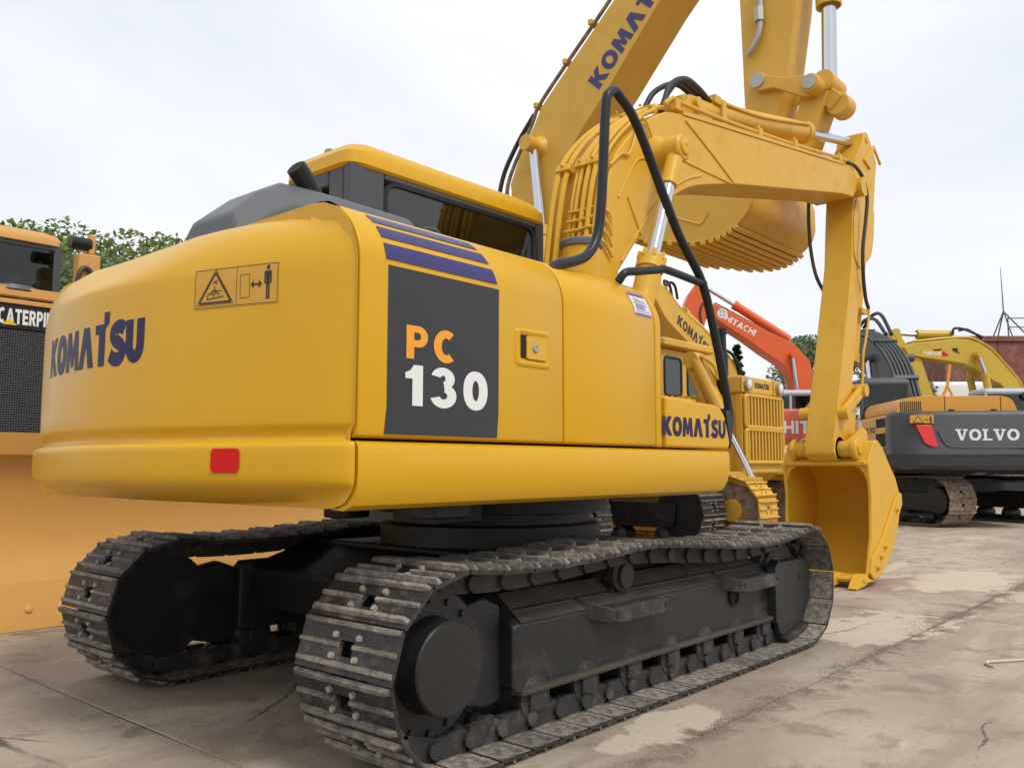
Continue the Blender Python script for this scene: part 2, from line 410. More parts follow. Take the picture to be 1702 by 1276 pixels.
def crawler_track(parent, path, yc, width, n, smesh=None, mats=None, chain_mat=None, grouser=.03, holes=True, linkh=.085):
    """path: closed list of (x, z), walking along the top towards -x, down the rear, back along the ground"""
    pts, total = sample_loop(path, n)
    pitch = total/n
    if smesh is None: smesh = shoe_mesh(pitch, width, grouser, holes, mats)
    c = MB()
    frames = []
    for i in range(n):
        a, b = pts[i], pts[(i+1) % n]
        t = (b-a).normalized(); nrm = Vector((-t.y, t.x)) * -1.0     # outward for this walking sense
        mid = (a+b)/2
        X = Vector((t.x, 0, t.y)); Z = Vector((nrm.x, 0, nrm.y)); Y = Z.cross(X)
        M = Matrix(((X.x, Y.x, Z.x, mid.x), (X.y, Y.y, Z.y, yc), (X.z, Y.z, Z.z, mid.y), (0, 0, 0, 1)))
        frames.append(M)
        for sy in (-.075, .075):
            q = [M @ Vector(p) for p in ((-pitch*.56, sy-.016, -.005), (pitch*.56, sy-.016, -.005), (pitch*.56, sy+.016, -.005), (-pitch*.56, sy+.016, -.005),
                                         (-pitch*.42, sy-.016, -linkh), (pitch*.42, sy-.016, -linkh), (pitch*.42, sy+.016, -linkh), (-pitch*.42, sy+.016, -linkh))]
            c.add(q, [(0,1,2,3),(7,6,5,4),(4,5,1,0),(5,6,2,1),(6,7,3,2),(7,4,0,3)])
        pc = M @ Vector((-pitch/2, 0, -linkh*.55))
        c.cyl(pc+Vector((0, -.11, 0)), pc+Vector((0, .11, 0)), .030, n=10)
        c.cyl(pc+Vector((0, -.055, 0)), pc+Vector((0, -.025, 0)), .040, n=10); c.cyl(pc+Vector((0, .025, 0)), pc+Vector((0, .055, 0)), .040, n=10)
    tr = c.build('crawler_track', chain_mat or UDUST, parent)
    for M in frames:
        o = bpy.data.objects.new('track_shoe', smesh); COL.objects.link(o); o.parent = tr
        jitter = Matrix.Rotation(random.uniform(-.012, .012), 4, 'Y')
        o.matrix_local = M @ jitter
    return tr
def stadium(x0, x1, r, z0, sag=None, n=14):
    """track loop: top from x1 to x0, rear arc, bottom, front arc; sag: list of (x, z) along the top"""
    zc = z0+r; out = []
    if sag: out += sag
    else: out += [(x1, zc+r), ((x0+x1)/2, zc+r*.97)]
    out += [(x0-r*math.sin(math.pi*i/n), zc+r*math.cos(math.pi*i/n)) for i in range(n+1)]
    out += [(x0+(x1-x0)*i/4, z0) for i in range(1, 4)]
    out += [(x1+r*math.sin(math.pi*i/n), zc-r*math.cos(math.pi*i/n)) for i in range(n+1)]
    return out
random.seed(7)
# ------------------------------------------------------------------ ground
GROUND_D = mat('packed_dirt', (0.17, 0.135, 0.10), rough=0.95, var=0.3, vscale=1.5, bump=0.5, bscale=25)
def concrete_mat():
    m = bpy.data.materials.new('stained_concrete'); m.use_nodes = True
    n, l = m.node_tree.nodes, m.node_tree.links
    b = n['Principled BSDF']; b.inputs['Roughness'].default_value = 0.86; b.inputs['Specular IOR Level'].default_value = 0.3
    geo = n.new('ShaderNodeNewGeometry')
    def noise(sc, det=6, rough=.55, dist=0.0, vec=None):
        q = n.new('ShaderNodeTexNoise'); q.inputs['Scale'].default_value = sc; q.inputs['Detail'].default_value = det
        q.inputs['Roughness'].default_value = rough; q.inputs['Distortion'].default_value = dist
        l.new(vec or geo.outputs['Position'], q.inputs['Vector']); return q.outputs['Fac']
    def ramp(src, p0, p1):
        r = n.new('ShaderNodeMapRange'); r.inputs['From Min'].default_value = p0; r.inputs['From Max'].default_value = p1
        r.interpolation_type = 'SMOOTHSTEP'
        l.new(src, r.inputs['Value']); return r.outputs['Result']
    def mix(f, a, c):
        q = n.new('ShaderNodeMixRGB'); l.new(f, q.inputs['Fac'])
        for k, v in (('Color1', a), ('Color2', c)):
            if isinstance(v, tuple): q.inputs[k].default_value = v+(1,)
            else: l.new(v, q.inputs[k])
        return q.outputs['Color']
    stretch = n.new('ShaderNodeMapping'); stretch.inputs['Scale'].default_value = (.45, 1.3, 1)
    l.new(geo.outputs['Position'], stretch.inputs['Vector'])
    c = mix(ramp(noise(.9, 9, .62, .8, stretch.outputs['Vector']), .38, .62), (.315, .245, .185), (.455, .378, .292))
    c = mix(ramp(noise(3.1, 9, .7, .5), .50, .66), c, (.26, .197, .148))                # brown grime
    c = mix(ramp(noise(.33, 6, .6, .3), .58, .72), c, (.30, .215, .165))                 # broad reddish stains
    c = mix(ramp(noise(1.15, 5, .45, .35, stretch.outputs['Vector']), .635, .655), c, (.53, .445, .335))    # bare cement patches
    def math_(op, a, b_=None):
        q = n.new('ShaderNodeMath'); q.operation = op
        for i, v in enumerate((a, b_)):
            if v is None: continue
            if isinstance(v, (int, float)): q.inputs[i].default_value = v
            else: l.new(v, q.inputs[i])
        return q.outputs[0]
    sx = n.new('ShaderNodeSeparateXYZ'); l.new(geo.outputs['Position'], sx.inputs[0])
    edge = noise(3.4, 7, .65, .4); fine = noise(13, 6, .7, .2)
    for cx_, cy_, rx_, ry_ in ((-.45, -1.42, .40, .15), (2.35, -1.28, .75, .36), (5.4, -1.1, 1.0, .4)):   # scraped pale cement
        dx_ = math_('DIVIDE', math_('SUBTRACT', sx.outputs[0], cx_), rx_); dy_ = math_('DIVIDE', math_('SUBTRACT', sx.outputs[1], cy_), ry_)
        d_ = math_('ADD', math_('MULTIPLY', dx_, dx_), math_('MULTIPLY', dy_, dy_)); d_ = math_('ADD', d_, math_('MULTIPLY', math_('SUBTRACT', edge, .5), 4.2)); d_ = math_('ADD', d_, math_('MULTIPLY', math_('SUBTRACT', fine, .5), 1.3))
        c = mix(ramp(d_, 1.12, .82), c, (.55, .465, .355))
    jd = math_('ADD', math_('ABSOLUTE', math_('ADD', sx.outputs[1], 1.60)), math_('MULTIPLY', math_('SUBTRACT', noise(5.5, 8, .7, .5), .5), .75))
    c = mix(ramp(jd, .10, -.03), c, (.19, .14, .10))                                     # dirt trodden along the joint
    vd = n.new('ShaderNodeVectorMath'); vd.operation = 'MULTIPLY_ADD'; vd.inputs[1].default_value = (.22, .22, 0)
    nv = n.new('ShaderNodeTexNoise'); nv.inputs['Scale'].default_value = 2.2; nv.inputs['Detail'].default_value = 8; l.new(geo.outputs['Position'], nv.inputs['Vector'])
    l.new(nv.outputs['Color'], vd.inputs[0]); l.new(geo.outputs['Position'], vd.inputs[2])
    vo = n.new('ShaderNodeTexVoronoi'); vo.feature = 'DISTANCE_TO_EDGE'; vo.inputs['Scale'].default_value = .55; l.new(vd.outputs[0], vo.inputs['Vector'])
    crack = math_('MULTIPLY', ramp(vo.outputs['Distance'], .0045, .0015), ramp(noise(.8, 3, .5), .47, .56))
    c = mix(crack, c, (.12, .09, .07))                                                   # hairline cracks
    sp = mix(ramp(noise(38, 6, .75), .57, .68), (0, 0, 0), (.6, .6, .6))
    c = mix(sp, c, (.17, .125, .092))
    sp2 = mix(ramp(noise(150, 3, .7), .40, .75), (0, 0, 0), (.32, .32, .32))
    c = mix(sp2, c, (.46, .40, .33))
    oi = n.new('ShaderNodeObjectInfo'); mr = n.new('ShaderNodeMapRange'); mr.inputs['To Min'].default_value = .93; mr.inputs['To Max'].default_value = 1.08
    l.new(oi.outputs['Random'], mr.inputs['Value'])
    hs = n.new('ShaderNodeHueSaturation'); l.new(mr.outputs['Result'], hs.inputs['Value']); l.new(c, hs.inputs['Color'])
    l.new(hs.outputs['Color'], b.inputs['Base Color'])
    ad = n.new('ShaderNodeMath'); ad.operation = 'MULTIPLY_ADD'; ad.inputs[1].default_value = .45
    l.new(noise(90, 5, .75), ad.inputs[0]); l.new(noise(9, 6, .6), ad.inputs[2])
    bp = n.new('ShaderNodeBump'); bp.inputs['Strength'].default_value = .55; bp.inputs['Distance'].default_value = .012
    l.new(ad.outputs[0], bp.inputs['Height']); l.new(bp.outputs['Normal'], b.inputs['Normal'])
    return m
CONC = concrete_mat()
g = MB(); g.add([(-400, -400, -.006), (500, -400, -.006), (500, 500, -.006), (-400, 500, -.006)], [(0, 1, 2, 3)])
ground = g.build('ground', GROUND_D); tag(ground, kind='structure')
JX, JY, LX, LY = 3.12, -1.58, 5.0, 4.2
def slab_outline(w, h, seed):
    rnd = random.Random(seed); pts = []
    for (ax, ay, bx, by) in ((0, 0, w, 0), (w, 0, w, h), (w, h, 0, h), (0, h, 0, 0)):
        k = 14
        for i in range(k):
            t = i/k; nx, ny = (by-ay), -(bx-ax); L = math.hypot(nx, ny); j = rnd.uniform(-.009, .006)
            pts.append((ax+(bx-ax)*t+nx/L*j, ay+(by-ay)*t+ny/L*j))
    return pts
slab_meshes = []
for k in range(4):
    m_ = MB(); o1 = slab_outline(LX-.012, LY-.012, k)
    inn = [((p[0]-(LX/2))*.9985+LX/2-.0, (p[1]-LY/2)*.9985+LY/2) for p in o1]
    m_.loft([[(p[0], p[1], -.05) for p in o1], [(p[0], p[1], -.007) for p in o1], [(p[0], p[1], 0) for p in inn]])
    slab_meshes.append(m_.mesh('concrete_slab', CONC, smooth=False))
for i in range(-3, 9):
    for j in range(-3, 9):
        o = bpy.data.objects.new('concrete_slab', random.choice(slab_meshes)); COL.objects.link(o)
        o.parent = ground; o.location = (JX+i*LX+.006, JY+j*LY+.006, random.uniform(-.002, .001) if j != -1 or i not in (-1, 0) else 0)
# grit and crumbs gathered along the joints
gr = MB(); rnd = random.Random(3)
def pebble(x, y, s):
    a = rnd.uniform(0, 6.28)
    V = []
    for q in range(5):
        t = a+q*1.2566; rr = s*rnd.uniform(.6, 1.15); V.append((x+rr*math.cos(t), y+rr*math.sin(t), -.001))
    V.append((x+rnd.uniform(-.2, .2)*s, y+rnd.uniform(-.2, .2)*s, s*rnd.uniform(.35, .85)))
    gr.add(V, [(0,1,5),(1,2,5),(2,3,5),(3,4,5),(4,0,5)])
for q in range(9000):
    x = rnd.uniform(-2.5, 9); 
    if mnoise.noise(Vector((x*2.2, 7, 1))) > -.15: pebble(x, JY+rnd.gauss(0, .045+.03*math.sin(x*3)), min(.009, .0012+abs(rnd.gauss(0, .0018))))
for q in range(1500): pebble(JX+rnd.gauss(0, .035), rnd.uniform(-5, 2), min(.008, .0012+abs(rnd.gauss(0, .0018))))
for q in range(16000):
    x, y = rnd.uniform(-3, 8), rnd.uniform(-4.5, -1.2)
    if mnoise.noise(Vector((x*1.3, y*1.6, 3)))+.5*mnoise.noise(Vector((x*5, y*5, 8))) > .22: pebble(x, y, min(.012, .001+abs(rnd.gauss(0, .0020))))
for q in range(2500): pebble(rnd.uniform(-3, 8), rnd.uniform(-4.5, 4), .001+abs(rnd.gauss(0, .0014)))
GRIT = mat('brown_grit', (0.20, 0.15, 0.11), rough=.95, var=.55, vscale=40)
tag(gr.build('grit', GRIT, smooth=False), 'brown grit and crumbs scattered over the concrete joints', 'grit', kind='stuff')
rp = MB(); rp.tube(smoothpts([(1.58,-2.185,.010),(1.60,-2.155,.010),(1.66,-2.13,.012),(1.75,-2.18,.010),(1.86,-2.26,.010),(2.0,-2.36,.010),(2.1,-2.5,.010)], 6), .0075, 8)
tag(rp.build('rope_piece', mat('frayed_rope', (.62, .56, .46), rough=.9, bump=.6, bscale=200)), 'short pale piece of rope lying on the bare concrete', 'rope')

# ================================================================== main excavator
EX = thing('excavator', 'large yellow excavator with black panel reading 130 on its side, in the foreground', 'excavator')
YS = -1.23
# ---- counterweight
half = [(-1.962,-1.23),(-1.984,-1.213),(-2.012,-1.17),(-2.040,-1.11),(-2.080,-1.0),(-2.132,-.85),(-2.186,-.68),(-2.226,-.54),(-2.255,-.42),(-2.278,-.25),(-2.291,-.1),(-2.295,0)]
plan = [tuple(p) for p in smoothpts(half, 4)]
plan = plan + [(x, -y) for x, y in plan[::-1][1:]]
def plan_normal(i):
    a, b = Vector(plan[max(i-1, 0)]), Vector(plan[min(i+1, len(plan)-1)])
    t = (b-a).normalized(); return Vector((-abs(t.y), -t.x if False else (t.x if t.y > 0 else -t.x)))
PN = []
for i in range(len(plan)):
    a, b = Vector(plan[max(i-1, 0)]), Vector(plan[min(i+1, len(plan)-1)])
    t = (b-a).normalized(); PN.append(Vector((-t.y, t.x)))        # walking from right to left around the rear: outward
PN[0], PN[-1] = Vector((0, -1)), Vector((0, 1)); PN[1] = (PN[0]+PN[2]).normalized(); PN[-2] = (PN[-1]+PN[-3]).normalized()
# level table: z at the corner, r, s, z at the centre, r at the centre
LV = [(.932,.42,.16),(.936,.26,.10),(.952,.14,.05),(.982,.06,.018),(1.0,.026,.008),(1.008,.014,.004),(1.016,.007,.002),(1.026,.003,0),(1.05,0,0),(1.115,0,0),(1.128,.0005,0),(1.137,.003,.002),(1.145,.012,.008),(1.1475,.034,.022),(1.1500,.046,.026),(1.166,.049,.024),(1.186,.045,.014),(1.194,.038,.008),(1.200,.0352,.005),(1.206,.0345,.004),(1.215,.034,.004),(1.26,.033,.003),(1.40,.032,.002),(1.55,.033,.002)]
LV = [(z, r, s, z, r) for z, r, s in LV]
LV += [(1.66,.033,.002,1.69,.0335),(1.705,.033,.002,1.725,.034)]
for th, zc, rk, rcn in zip((0,15,30,45,60,75,90), (1.735,1.748,1.800,1.850,1.897,1.930,1.950), (.034,.042,.068,.108,.162,.235,.34), (.036,.050,.110,.160,.210,.268,.385)):
    LV.append((1.72+.23*math.sin(R(th)), rk, .002+.25*(1-math.cos(R(th))), zc, rcn))
def cweight(y):
    c = max(0.0, 1-((y*y+.03)**.5-.12)/.66); return c*c*(3-2*c)*.5+c*.5
def cw_at(i, lv):
    x, y = plan[i]; zk, rk, s, zc, rcn = lv; c = cweight(y)
    r = rk+(rcn-rk)*c; z = zk+(zc-zk)*c
    nx, ny = PN[i]
    return (min(x+nx*nx*r, -1.958 if abs(y) > 1.0 else 9), y-math.copysign(abs(ny)**.6, ny)*s, z)
rings = [[cw_at(i, lv) for i in range(len(plan))] for lv in LV]
m = MB(); m.loft(rings); cwt = m.build('counterweight', YEL, EX, sharp=75)
def cw_surface(y, z, lift=0.0):
    # nearest station by y, then by z along the level table
    best = min(range(len(plan)-1), key=lambda i: 0 if (plan[i][1]-y)*(plan[i+1][1]-y) <= 0 else min(abs(plan[i][1]-y), abs(plan[i+1][1]-y)))
    d = plan[best+1][1]-plan[best][1]; t = 0 if abs(d) < 1e-9 else max(0, min(1, (y-plan[best][1])/d))
    def at(i):
        for a, b in zip(LV, LV[1:]):
            A, B = Vector(cw_at(i, a)), Vector(cw_at(i, b))
            if A.z <= z <= B.z:
                return A.lerp(B, (z-A.z)/max(1e-9, B.z-A.z))
        return Vector(cw_at(i, LV[-1]))
    P = at(best).lerp(at(best+1), t); n2 = PN[best].lerp(PN[best+1], t)
    return P+Vector((n2.x, n2.y, 0)).normalized()*lift
TXT = 'KOMW+SU'
h_ = .158; tw = textwidth(TXT, h_, .015, .345, 1.0)
lettering('lettering', TXT, h_, lambda u, v, l: cw_surface(.51-u*(.885/tw), 1.438+v, l), NAVY, cwt, .015, .345, 1.0, cut=.03)
def patch_on_cw(name, y0, y1, z0, z1, material, lift, rad=.0, parent=cwt, nu=10, nv=4):
    mm = MB(); V = []; F = []
    for j in range(nv+1):
        for i in range(nu+1):
            u, v = i/nu, j/nv
            y, z = y0+(y1-y0)*u, z0+(z1-z0)*v
            V.append(cw_surface(y, z, lift))
    for j in range(nv):
        for i in range(nu):
            a = j*(nu+1)+i; F.append((a, a+1, a+nu+2, a+nu+1))
    mm.add(V, F); return mm.build(name, material, parent)
def poly_on_cw(name, poly, yo, zo, material, lift, parent=cwt):
    """(u, v) outline in metres, u running to the right when seen from behind"""
    return decal(name, poly, lambda u, v, l: cw_surface(yo-u, zo+v, l+lift), material, parent)
# red reflector: rounded square
poly_on_cw('reflector', roundpoly([(0,0),(.112,0),(.112,.080),(0,.080)], .018, 5), -.742, 1.046, RED, .003)
# warning sticker
SY, SZ, SW, SH = -.615, 1.600, .445, .158
KU, KV = .76, .87
stk = patch_on_cw('warning_sticker', SY, SY-SW*KU, SZ, SZ+SH*KV, STKY, .0012, nu=16)
def line_cw(a, b, w=.0018, lift=.0022, parent=stk, mt=LBROWN, name='sticker_line'):
    a, b = Vector(a), Vector(b); t = (b-a).normalized(); n_ = Vector((-t.y, t.x))*w
    k = max(1, int((b-a).length/.03)); mm = MB()
    V = []; F = []
    for i in range(k+1):
        p = a.lerp(b, i/k)
        for q in (p-n_, p+n_): V.append(cw_surface(SY-q.x*KU, SZ+q.y*KV, lift))
    for i in range(k): F.append((2*i, 2*i+2, 2*i+3, 2*i+1))
    mm.add(V, F); return mm
pic = MB()
def addline(a, b, w=.0018):
    q = line_cw(a, b, w); pic.add(q.v, q.f)
for a, b in (((.004,.004),(SW-.004,.004)),((SW-.004,.004),(SW-.004,SH-.004)),((SW-.004,SH-.004),(.004,SH-.004)),((.004,SH-.004),(.004,.004)),((.232,.006),(.232,SH-.006))): addline(a, b, .0011)
tri = [(.028,.022),(.205,.022),(.117,.140)]
for i in range(3): addline(tri[i], tri[(i+1) % 3], .0045)
tri2 = [(.016,.014),(.217,.014),(.117,.152)]
for i in range(3): addline(tri2[i], tri2[(i+1) % 3], .001)
for a, b in (((.070,.036),(.165,.044)),((.075,.036),(.078,.058)),((.078,.058),(.108,.056)),((.108,.056),(.110,.040)),((.100,.070),(.150,.066)),((.112,.088),(.118,.050)),((.118,.066),(.142,.050)),((.090,.062),(.122,.070)),((.105,.098),(.128,.108)),((.112,.108),(.126,.094))): addline(a, b, .0022)
for a, b in (((.252,.030),(.300,.030)),((.300,.030),(.300,.120)),((.300,.120),(.252,.120)),((.252,.120),(.252,.030))): addline(a, b, .0011)
addline((.318,.078), (.352,.078), .004)
pic.build('sticker_print', LBROWN, stk)
def pict(poly):
    return decal('sticker_print', poly, lambda u, v, l: cw_surface(SY-u*KU, SZ+v*KV, .0024), LBLACK, stk)
pict([(.306,.078),(.322,.094),(.322,.062)]); pict([(.364,.078),(.348,.094),(.348,.062)])
pict(ell(.394,.140,.0085,.0095, n=12))
pict([(.376,.126),(.412,.126),(.412,.078),(.405,.078),(.405,.112),(.4025,.112),(.4025,.018),(.3955,.018),(.3955,.072),(.3925,.072),(.3925,.018),(.3855,.018),(.3855,.112),(.383,.112),(.383,.078),(.376,.078)])
# ---- side skirt
def skirt_ring(x, k):
    P = [(-1.10,.930),(-1.165,.928),(-1.205,.945),(-1.228,.985),(-1.236,1.05),(-1.236,1.118),(-1.230,1.138),(-1.215,1.147),(-1.10,1.149)]
    return [(x-(.05*k if z < 1.0 else 0), y+.035*k*(1 if z < 1.12 else .6), z+(.03*k if z < 1.0 else -.006*k)) for y, z in P]
m = MB(); m.loft([skirt_ring(-1.953, 0), skirt_ring(-.7, 0), skirt_ring(.46, 0), skirt_ring(.508, .25), skirt_ring(.530, .9)])
m.build('side_skirt', YEL, EX, sharp=30)
# ---- side doors (right)
def door_prof(ins=0.0):
    P = [(-1.212+ins, 1.158), (-1.226+ins, 1.166), (-1.230+ins, 1.18)]
    P += [(-.98-(.25-ins)*math.cos(R(t)), 1.72+(.23-ins*.6)*math.sin(R(t))) for t in range(0, 91, 9)]
    return P+[(-.42, 1.955-ins*.6), (-.42, 1.158)]
def door(name, x0, x1, front=0.0):
    m = MB(); e = .012
    rs = [[(x0, y, z) for y, z in door_prof(.006)], [(x0+.0015, y, z) for y, z in door_prof(.002)], [(x0+.005, y, z) for y, z in door_prof()]]
    if front:
        rs += [[(x1-front, y, z) for y, z in door_prof()], [(x1-front*.45, y, z) for y, z in door_prof(.012)], [(x1-front*.1, y, z) for y, z in door_prof(.04)], [(x1, y, z) for y, z in door_prof(.075)]]
    else:
        rs += [[(x1-.007, y, z) for y, z in door_prof()], [(x1-.002, y, z) for y, z in door_prof(.003)], [(x1, y, z) for y, z in door_prof(.008)]]
    m.loft(rs)
    return m.build(name, YEL, EX, sharp=40)
d1 = door('side_door', -1.953, -.909)
d2 = door('side_door', -.901, -.212)
d3 = door('front_corner_panel', -.206, -.120, .05)
m = MB(); m.bb(-1.95, -.14, -1.15, -.45, .97, 1.70); m.build('gap_light_block', DARK, EX); m = MB(); m.bb(-1.9, .45, -1.14, 1.14, .96, 1.15); m.build('deck_core', DARK, EX)  # dark box added behind the doors to block light through panel gaps
# left flank, seen from other positions
m = MB(); pr_ = [(-y, z) for y, z in door_prof()]
m.loft([[(x, y, z) for y, z in pr_] for x in (-1.953, -.85)]); m.build('left_side_door', YEL, EX, bevel=.01)
m = MB(); P = [(-y, z) for x, y, z in skirt_ring(0, 0)]
m.loft([[(x, y, z) for y, z in P] for x in (-1.953, .53)]); m.build('side_skirt', YEL, EX)
m = MB(); m.bb(-1.94, -.4, -.42, .42, 1.6, 1.945); m.build('hood_deck', YEL, EX, bevel=.01)
# black decal panel and stripes on the first door
def side_uv(u, v, l): return (u, YS-l, v)
def band(name, th0, th1, material, xa0=-1.856, xa1=-1.318, sk=0.0):
    mm = MB(); V = []; F = []
    ths = [th0+(th1-th0)*i/6 for i in range(7)]
    for t in ths:
        f = (t)/60.0
        for x in (xa0-.012*f, xa1-.07*f):
            V.append((x, -.98-.2520*math.cos(R(t)), 1.72+.2320*math.sin(R(t))))
    for i in range(6): F.append((2*i, 2*i+1, 2*i+3, 2*i+2))
    mm.add(V, F); return mm.build(name, material, d1)
decal('decal_panel', [(-1.848,1.171),(-1.308,1.171),(-1.300,1.26),(-1.298,1.724),(-1.838,1.724),(-1.838,1.26)], side_uv, PANEL, d1)
band('stripe', 5.5, 19.5, BLUE, -1.846, -1.300); band('stripe', 25, 37, BLUE, -1.846, -1.300); band('stripe', 42, 54, BLUE, -1.846, -1.300)
lettering('lettering', 'PC', .112, lambda u, v, l: (-1.757+u, YS-l-.0009, 1.424+v), LORANGE, d1, .24, .29, 1.15)
lettering('lettering', '130', .136, lambda u, v, l: (-1.760+u, YS-l-.0009, 1.268+v), LWHITE, d1, .25, .285, 1.16)
# latch in its pressed recess
m = MB()
fr = [(-1.205,1.445),(-.995,1.445),(-.995,1.595),(-1.205,1.595)]
ri = roundpoly(fr, .02, 4); rj = roundpoly([(-1.190,1.468),(-1.010,1.468),(-1.010,1.582),(-1.190,1.582)], .014, 4)
m.loft([[(x, YS+.001, z) for x, z in ri], [(x, YS-.006, z) for x, z in roundpoly([(-1.200,1.452),(-1.0,1.452),(-1.0,1.590),(-1.200,1.590)], .018, 4)], [(x, YS-.007, z) for x, z in rj], [(x, YS-.0015, z) for x, z in roundpoly([(-1.182,1.474),(-1.018,1.474),(-1.018,1.576),(-1.182,1.576)], .010, 4)]])
latch = m.build('latch', YEL, d1, sharp=50)
m = MB(); m.prism(roundpoly([(-1.176,1.480),(-1.125,1.480),(-1.125,1.570),(-1.176,1.570)], .006, 3), YS-.0035, YS-.002); m.build('latch_opening', DARK, latch)
m = MB(); m.prism(roundpoly([(-1.148,1.478),(-1.026,1.478),(-1.026,1.566),(-1.148,1.566)], .006, 3), YS-.011, YS-.0038); m.build('latch_handle', YEL_S, latch, bevel=.002)
m = MB(); m.lathe([(.017,0),(.017,.004),(.013,.006),(.006,.004),(.002,.0045)], (-1.098,YS-.011,1.522), (0,-1,0), 18); m.build('keyhole', PINM, latch)
# notice sticker on the second door, following the curve
def curve_uv(u, th, l): return (u, -.98-(.25+l)*math.cos(R(th)), 1.72+(.23+l)*math.sin(R(th)))
def cband(name, x0, x1, t0, t1, material, lift, parent):
    mm = MB(); V = []; F = []
    for i in range(7):
        t = t0+(t1-t0)*i/6
        for x in (x0, x1): V.append(curve_uv(x, t, lift))
    for i in range(6): F.append((2*i, 2*i+1, 2*i+3, 2*i+2))
    mm.add(V, F); return mm.build(name, material, parent)
ns = cband('notice_sticker', -.372, -.232, 8, 40, PAPER, .0015, d2)
cband('sticker_print', -.368, -.236, 34, 39.5, PURPLE, .0022, ns); cband('sticker_print', -.368, -.236, 8.5, 11, PURPLE, .0022, ns)
cband('sticker_print', -.355, -.25, 24.5, 25.2, LBLACK, .0022, ns); cband('sticker_print', -.355, -.25, 13, 13.6, LBLACK, .0022, ns)
for k, (a, b, t) in enumerate(((-.35,-.30,29),(-.34,-.26,27),(-.35,-.27,22),(-.35,-.26,20),(-.35,-.28,18),(-.35,-.27,16))):
    cband('sticker_print', a, b, t, t+1.0, PURPLE if k > 1 else mat('green_print', (.05,.25,.08), .6), .0022, ns)
# ---- toolbox in front of the doors
m = MB(); ol = roundpoly([(-.115,1.157),(.505,1.157),(.522,1.19),(.470,1.335),(.405,1.380),(-.115,1.398)], [0,.01,.03,.06,.05,.0], 5)
m.prism(ol, -1.227, -.72); tb = m.build('toolbox', YEL, EX, bevel=.018, seg=3)
m = MB(); m.bb(-.20, -.118, -1.20, -.72, 1.157, 1.35); m.build('toolbox_back', YEL, EX)
h2 = .092; tw2 = textwidth(TXT, h2, .06, .29, .97)
lettering('lettering', TXT, h2, lambda u, v, l: (-.155+u*(.625/tw2), -1.2275-l, 1.212+v), NAVY, tb, .06, .29, .97)
m = MB(); m.bb(-.19, .30, -1.15, -.80, 1.399, 1.408)
for i in range(9):
    for j in range(4): m.cyl((-.16+i*.055, -1.12+j*.09, 1.407), (-.16+i*.055, -1.12+j*.09, 1.416), .013, .010, 8)
m.build('tread_plate', YEL_S, EX)
m = MB(); m.prism([(.50,1.36),(.585,1.37),(.60,1.31),(.548,1.16)], -1.215, -1.175); m.bb(.555,.625,-1.20,-1.12,1.29,1.375); m.build('rail_bracket', BLACK, EX, bevel=.004)
# ---- handrail
m = MB(); m.tube(smoothpts([(.575,-1.195,1.33),(.56,-1.195,1.42),(.490,-1.19,1.653)], 3)[:-1]+smoothpts([(.490,-1.19,1.653),(.345,-1.18,2.016),(.125,-1.165,2.25),(-.205,-1.15,2.70),(-.352,-1.145,2.808),(-.395,-1.145,2.822),(-.438,-1.145,2.795),(-.462,-1.14,2.72),(-.488,-1.13,2.28),(-.520,-1.125,2.10),(-.590,-1.12,2.005),(-.69,-1.12,1.958),(-.80,-1.12,1.925),(-.86,-1.12,1.885)], 5), .0235, 12)
m.build('handrail', BLACK, EX)
m = MB(); m.tube(smoothpts([(-.36,-1.13,1.92),(-.33,-1.15,1.965),(-.24,-1.16,1.985),(-.07,-1.17,2.02),(.0,-1.175,2.03),(.342,-1.18,2.016)], 5), .020, 12); m.build('handrail', BLACK, EX)
m = MB(); m.cyl((.07,-.60,1.40),(.07,-.60,2.245),.105,n=24); ft = m.build('filler_neck', YEL, EX); m = MB(); m.lathe([(.112,0),(.118,.006),(.118,.034),(.108,.042),(.02,.042)], (.07,-.60,2.245), (0,0,1), 24); m.cyl((.07,-.60,2.28),(.07,-.60,2.31),.03,n=10); m.build('filler_cap', GREYP, ft)
# ---- grey engine hood and exhaust
m = MB()
def hood_ring(x, z, w0, w1, zt): return [(x, -w0, 1.93), (x, -w0, z), (x, -w1, zt), (x, -.06, zt+.005), (x, .06, z), (x, .06, 1.93)]
m.loft([hood_ring(-1.90, 1.96, .42, .36, 2.06), hood_ring(-1.74, 2.09, .40, .30, 2.195), hood_ring(-1.62, 2.15, .38, .28, 2.265), hood_ring(-1.47, 2.15, .38, .29, 2.270), hood_ring(-.90, 2.14, .38, .29, 2.262), hood_ring(-.84, 2.05, .38, .29, 2.20)])
eh = m.build('engine_hood', GREYP, EX, bevel=.03, seg=3)
m = MB()
for i in range(9):
    t = i/8; m.box((-1.42+.5*t-.0, -.352, 2.165-.03*t), (.032, .05, .05))
m.build('hood_louver', DARK, eh)
m = MB(); pc = smoothpts([(-1.40,-.24,2.16),(-1.43,-.24,2.25),(-1.48,-.25,2.31),(-1.535,-.26,2.355)], 4); m.tube(pc, .046, 16)
ep = m.build('exhaust_pipe', BLACK, eh); m = MB(); d_ = (pc[-1]-pc[-2]).normalized(); m.cyl(pc[-1]-d_*.01, pc[-1]+d_*.003, .040, n=16); m.build('exhaust_opening', DARK, ep)
m = MB(); m.tube(smoothpts([(-.86,-.33,2.16),(-.80,-.33,2.19),(-.75,-.33,2.15),(-.74,-.33,2.02)], 4), .045, 10); m.build('intake_duct', BLACK, EX)
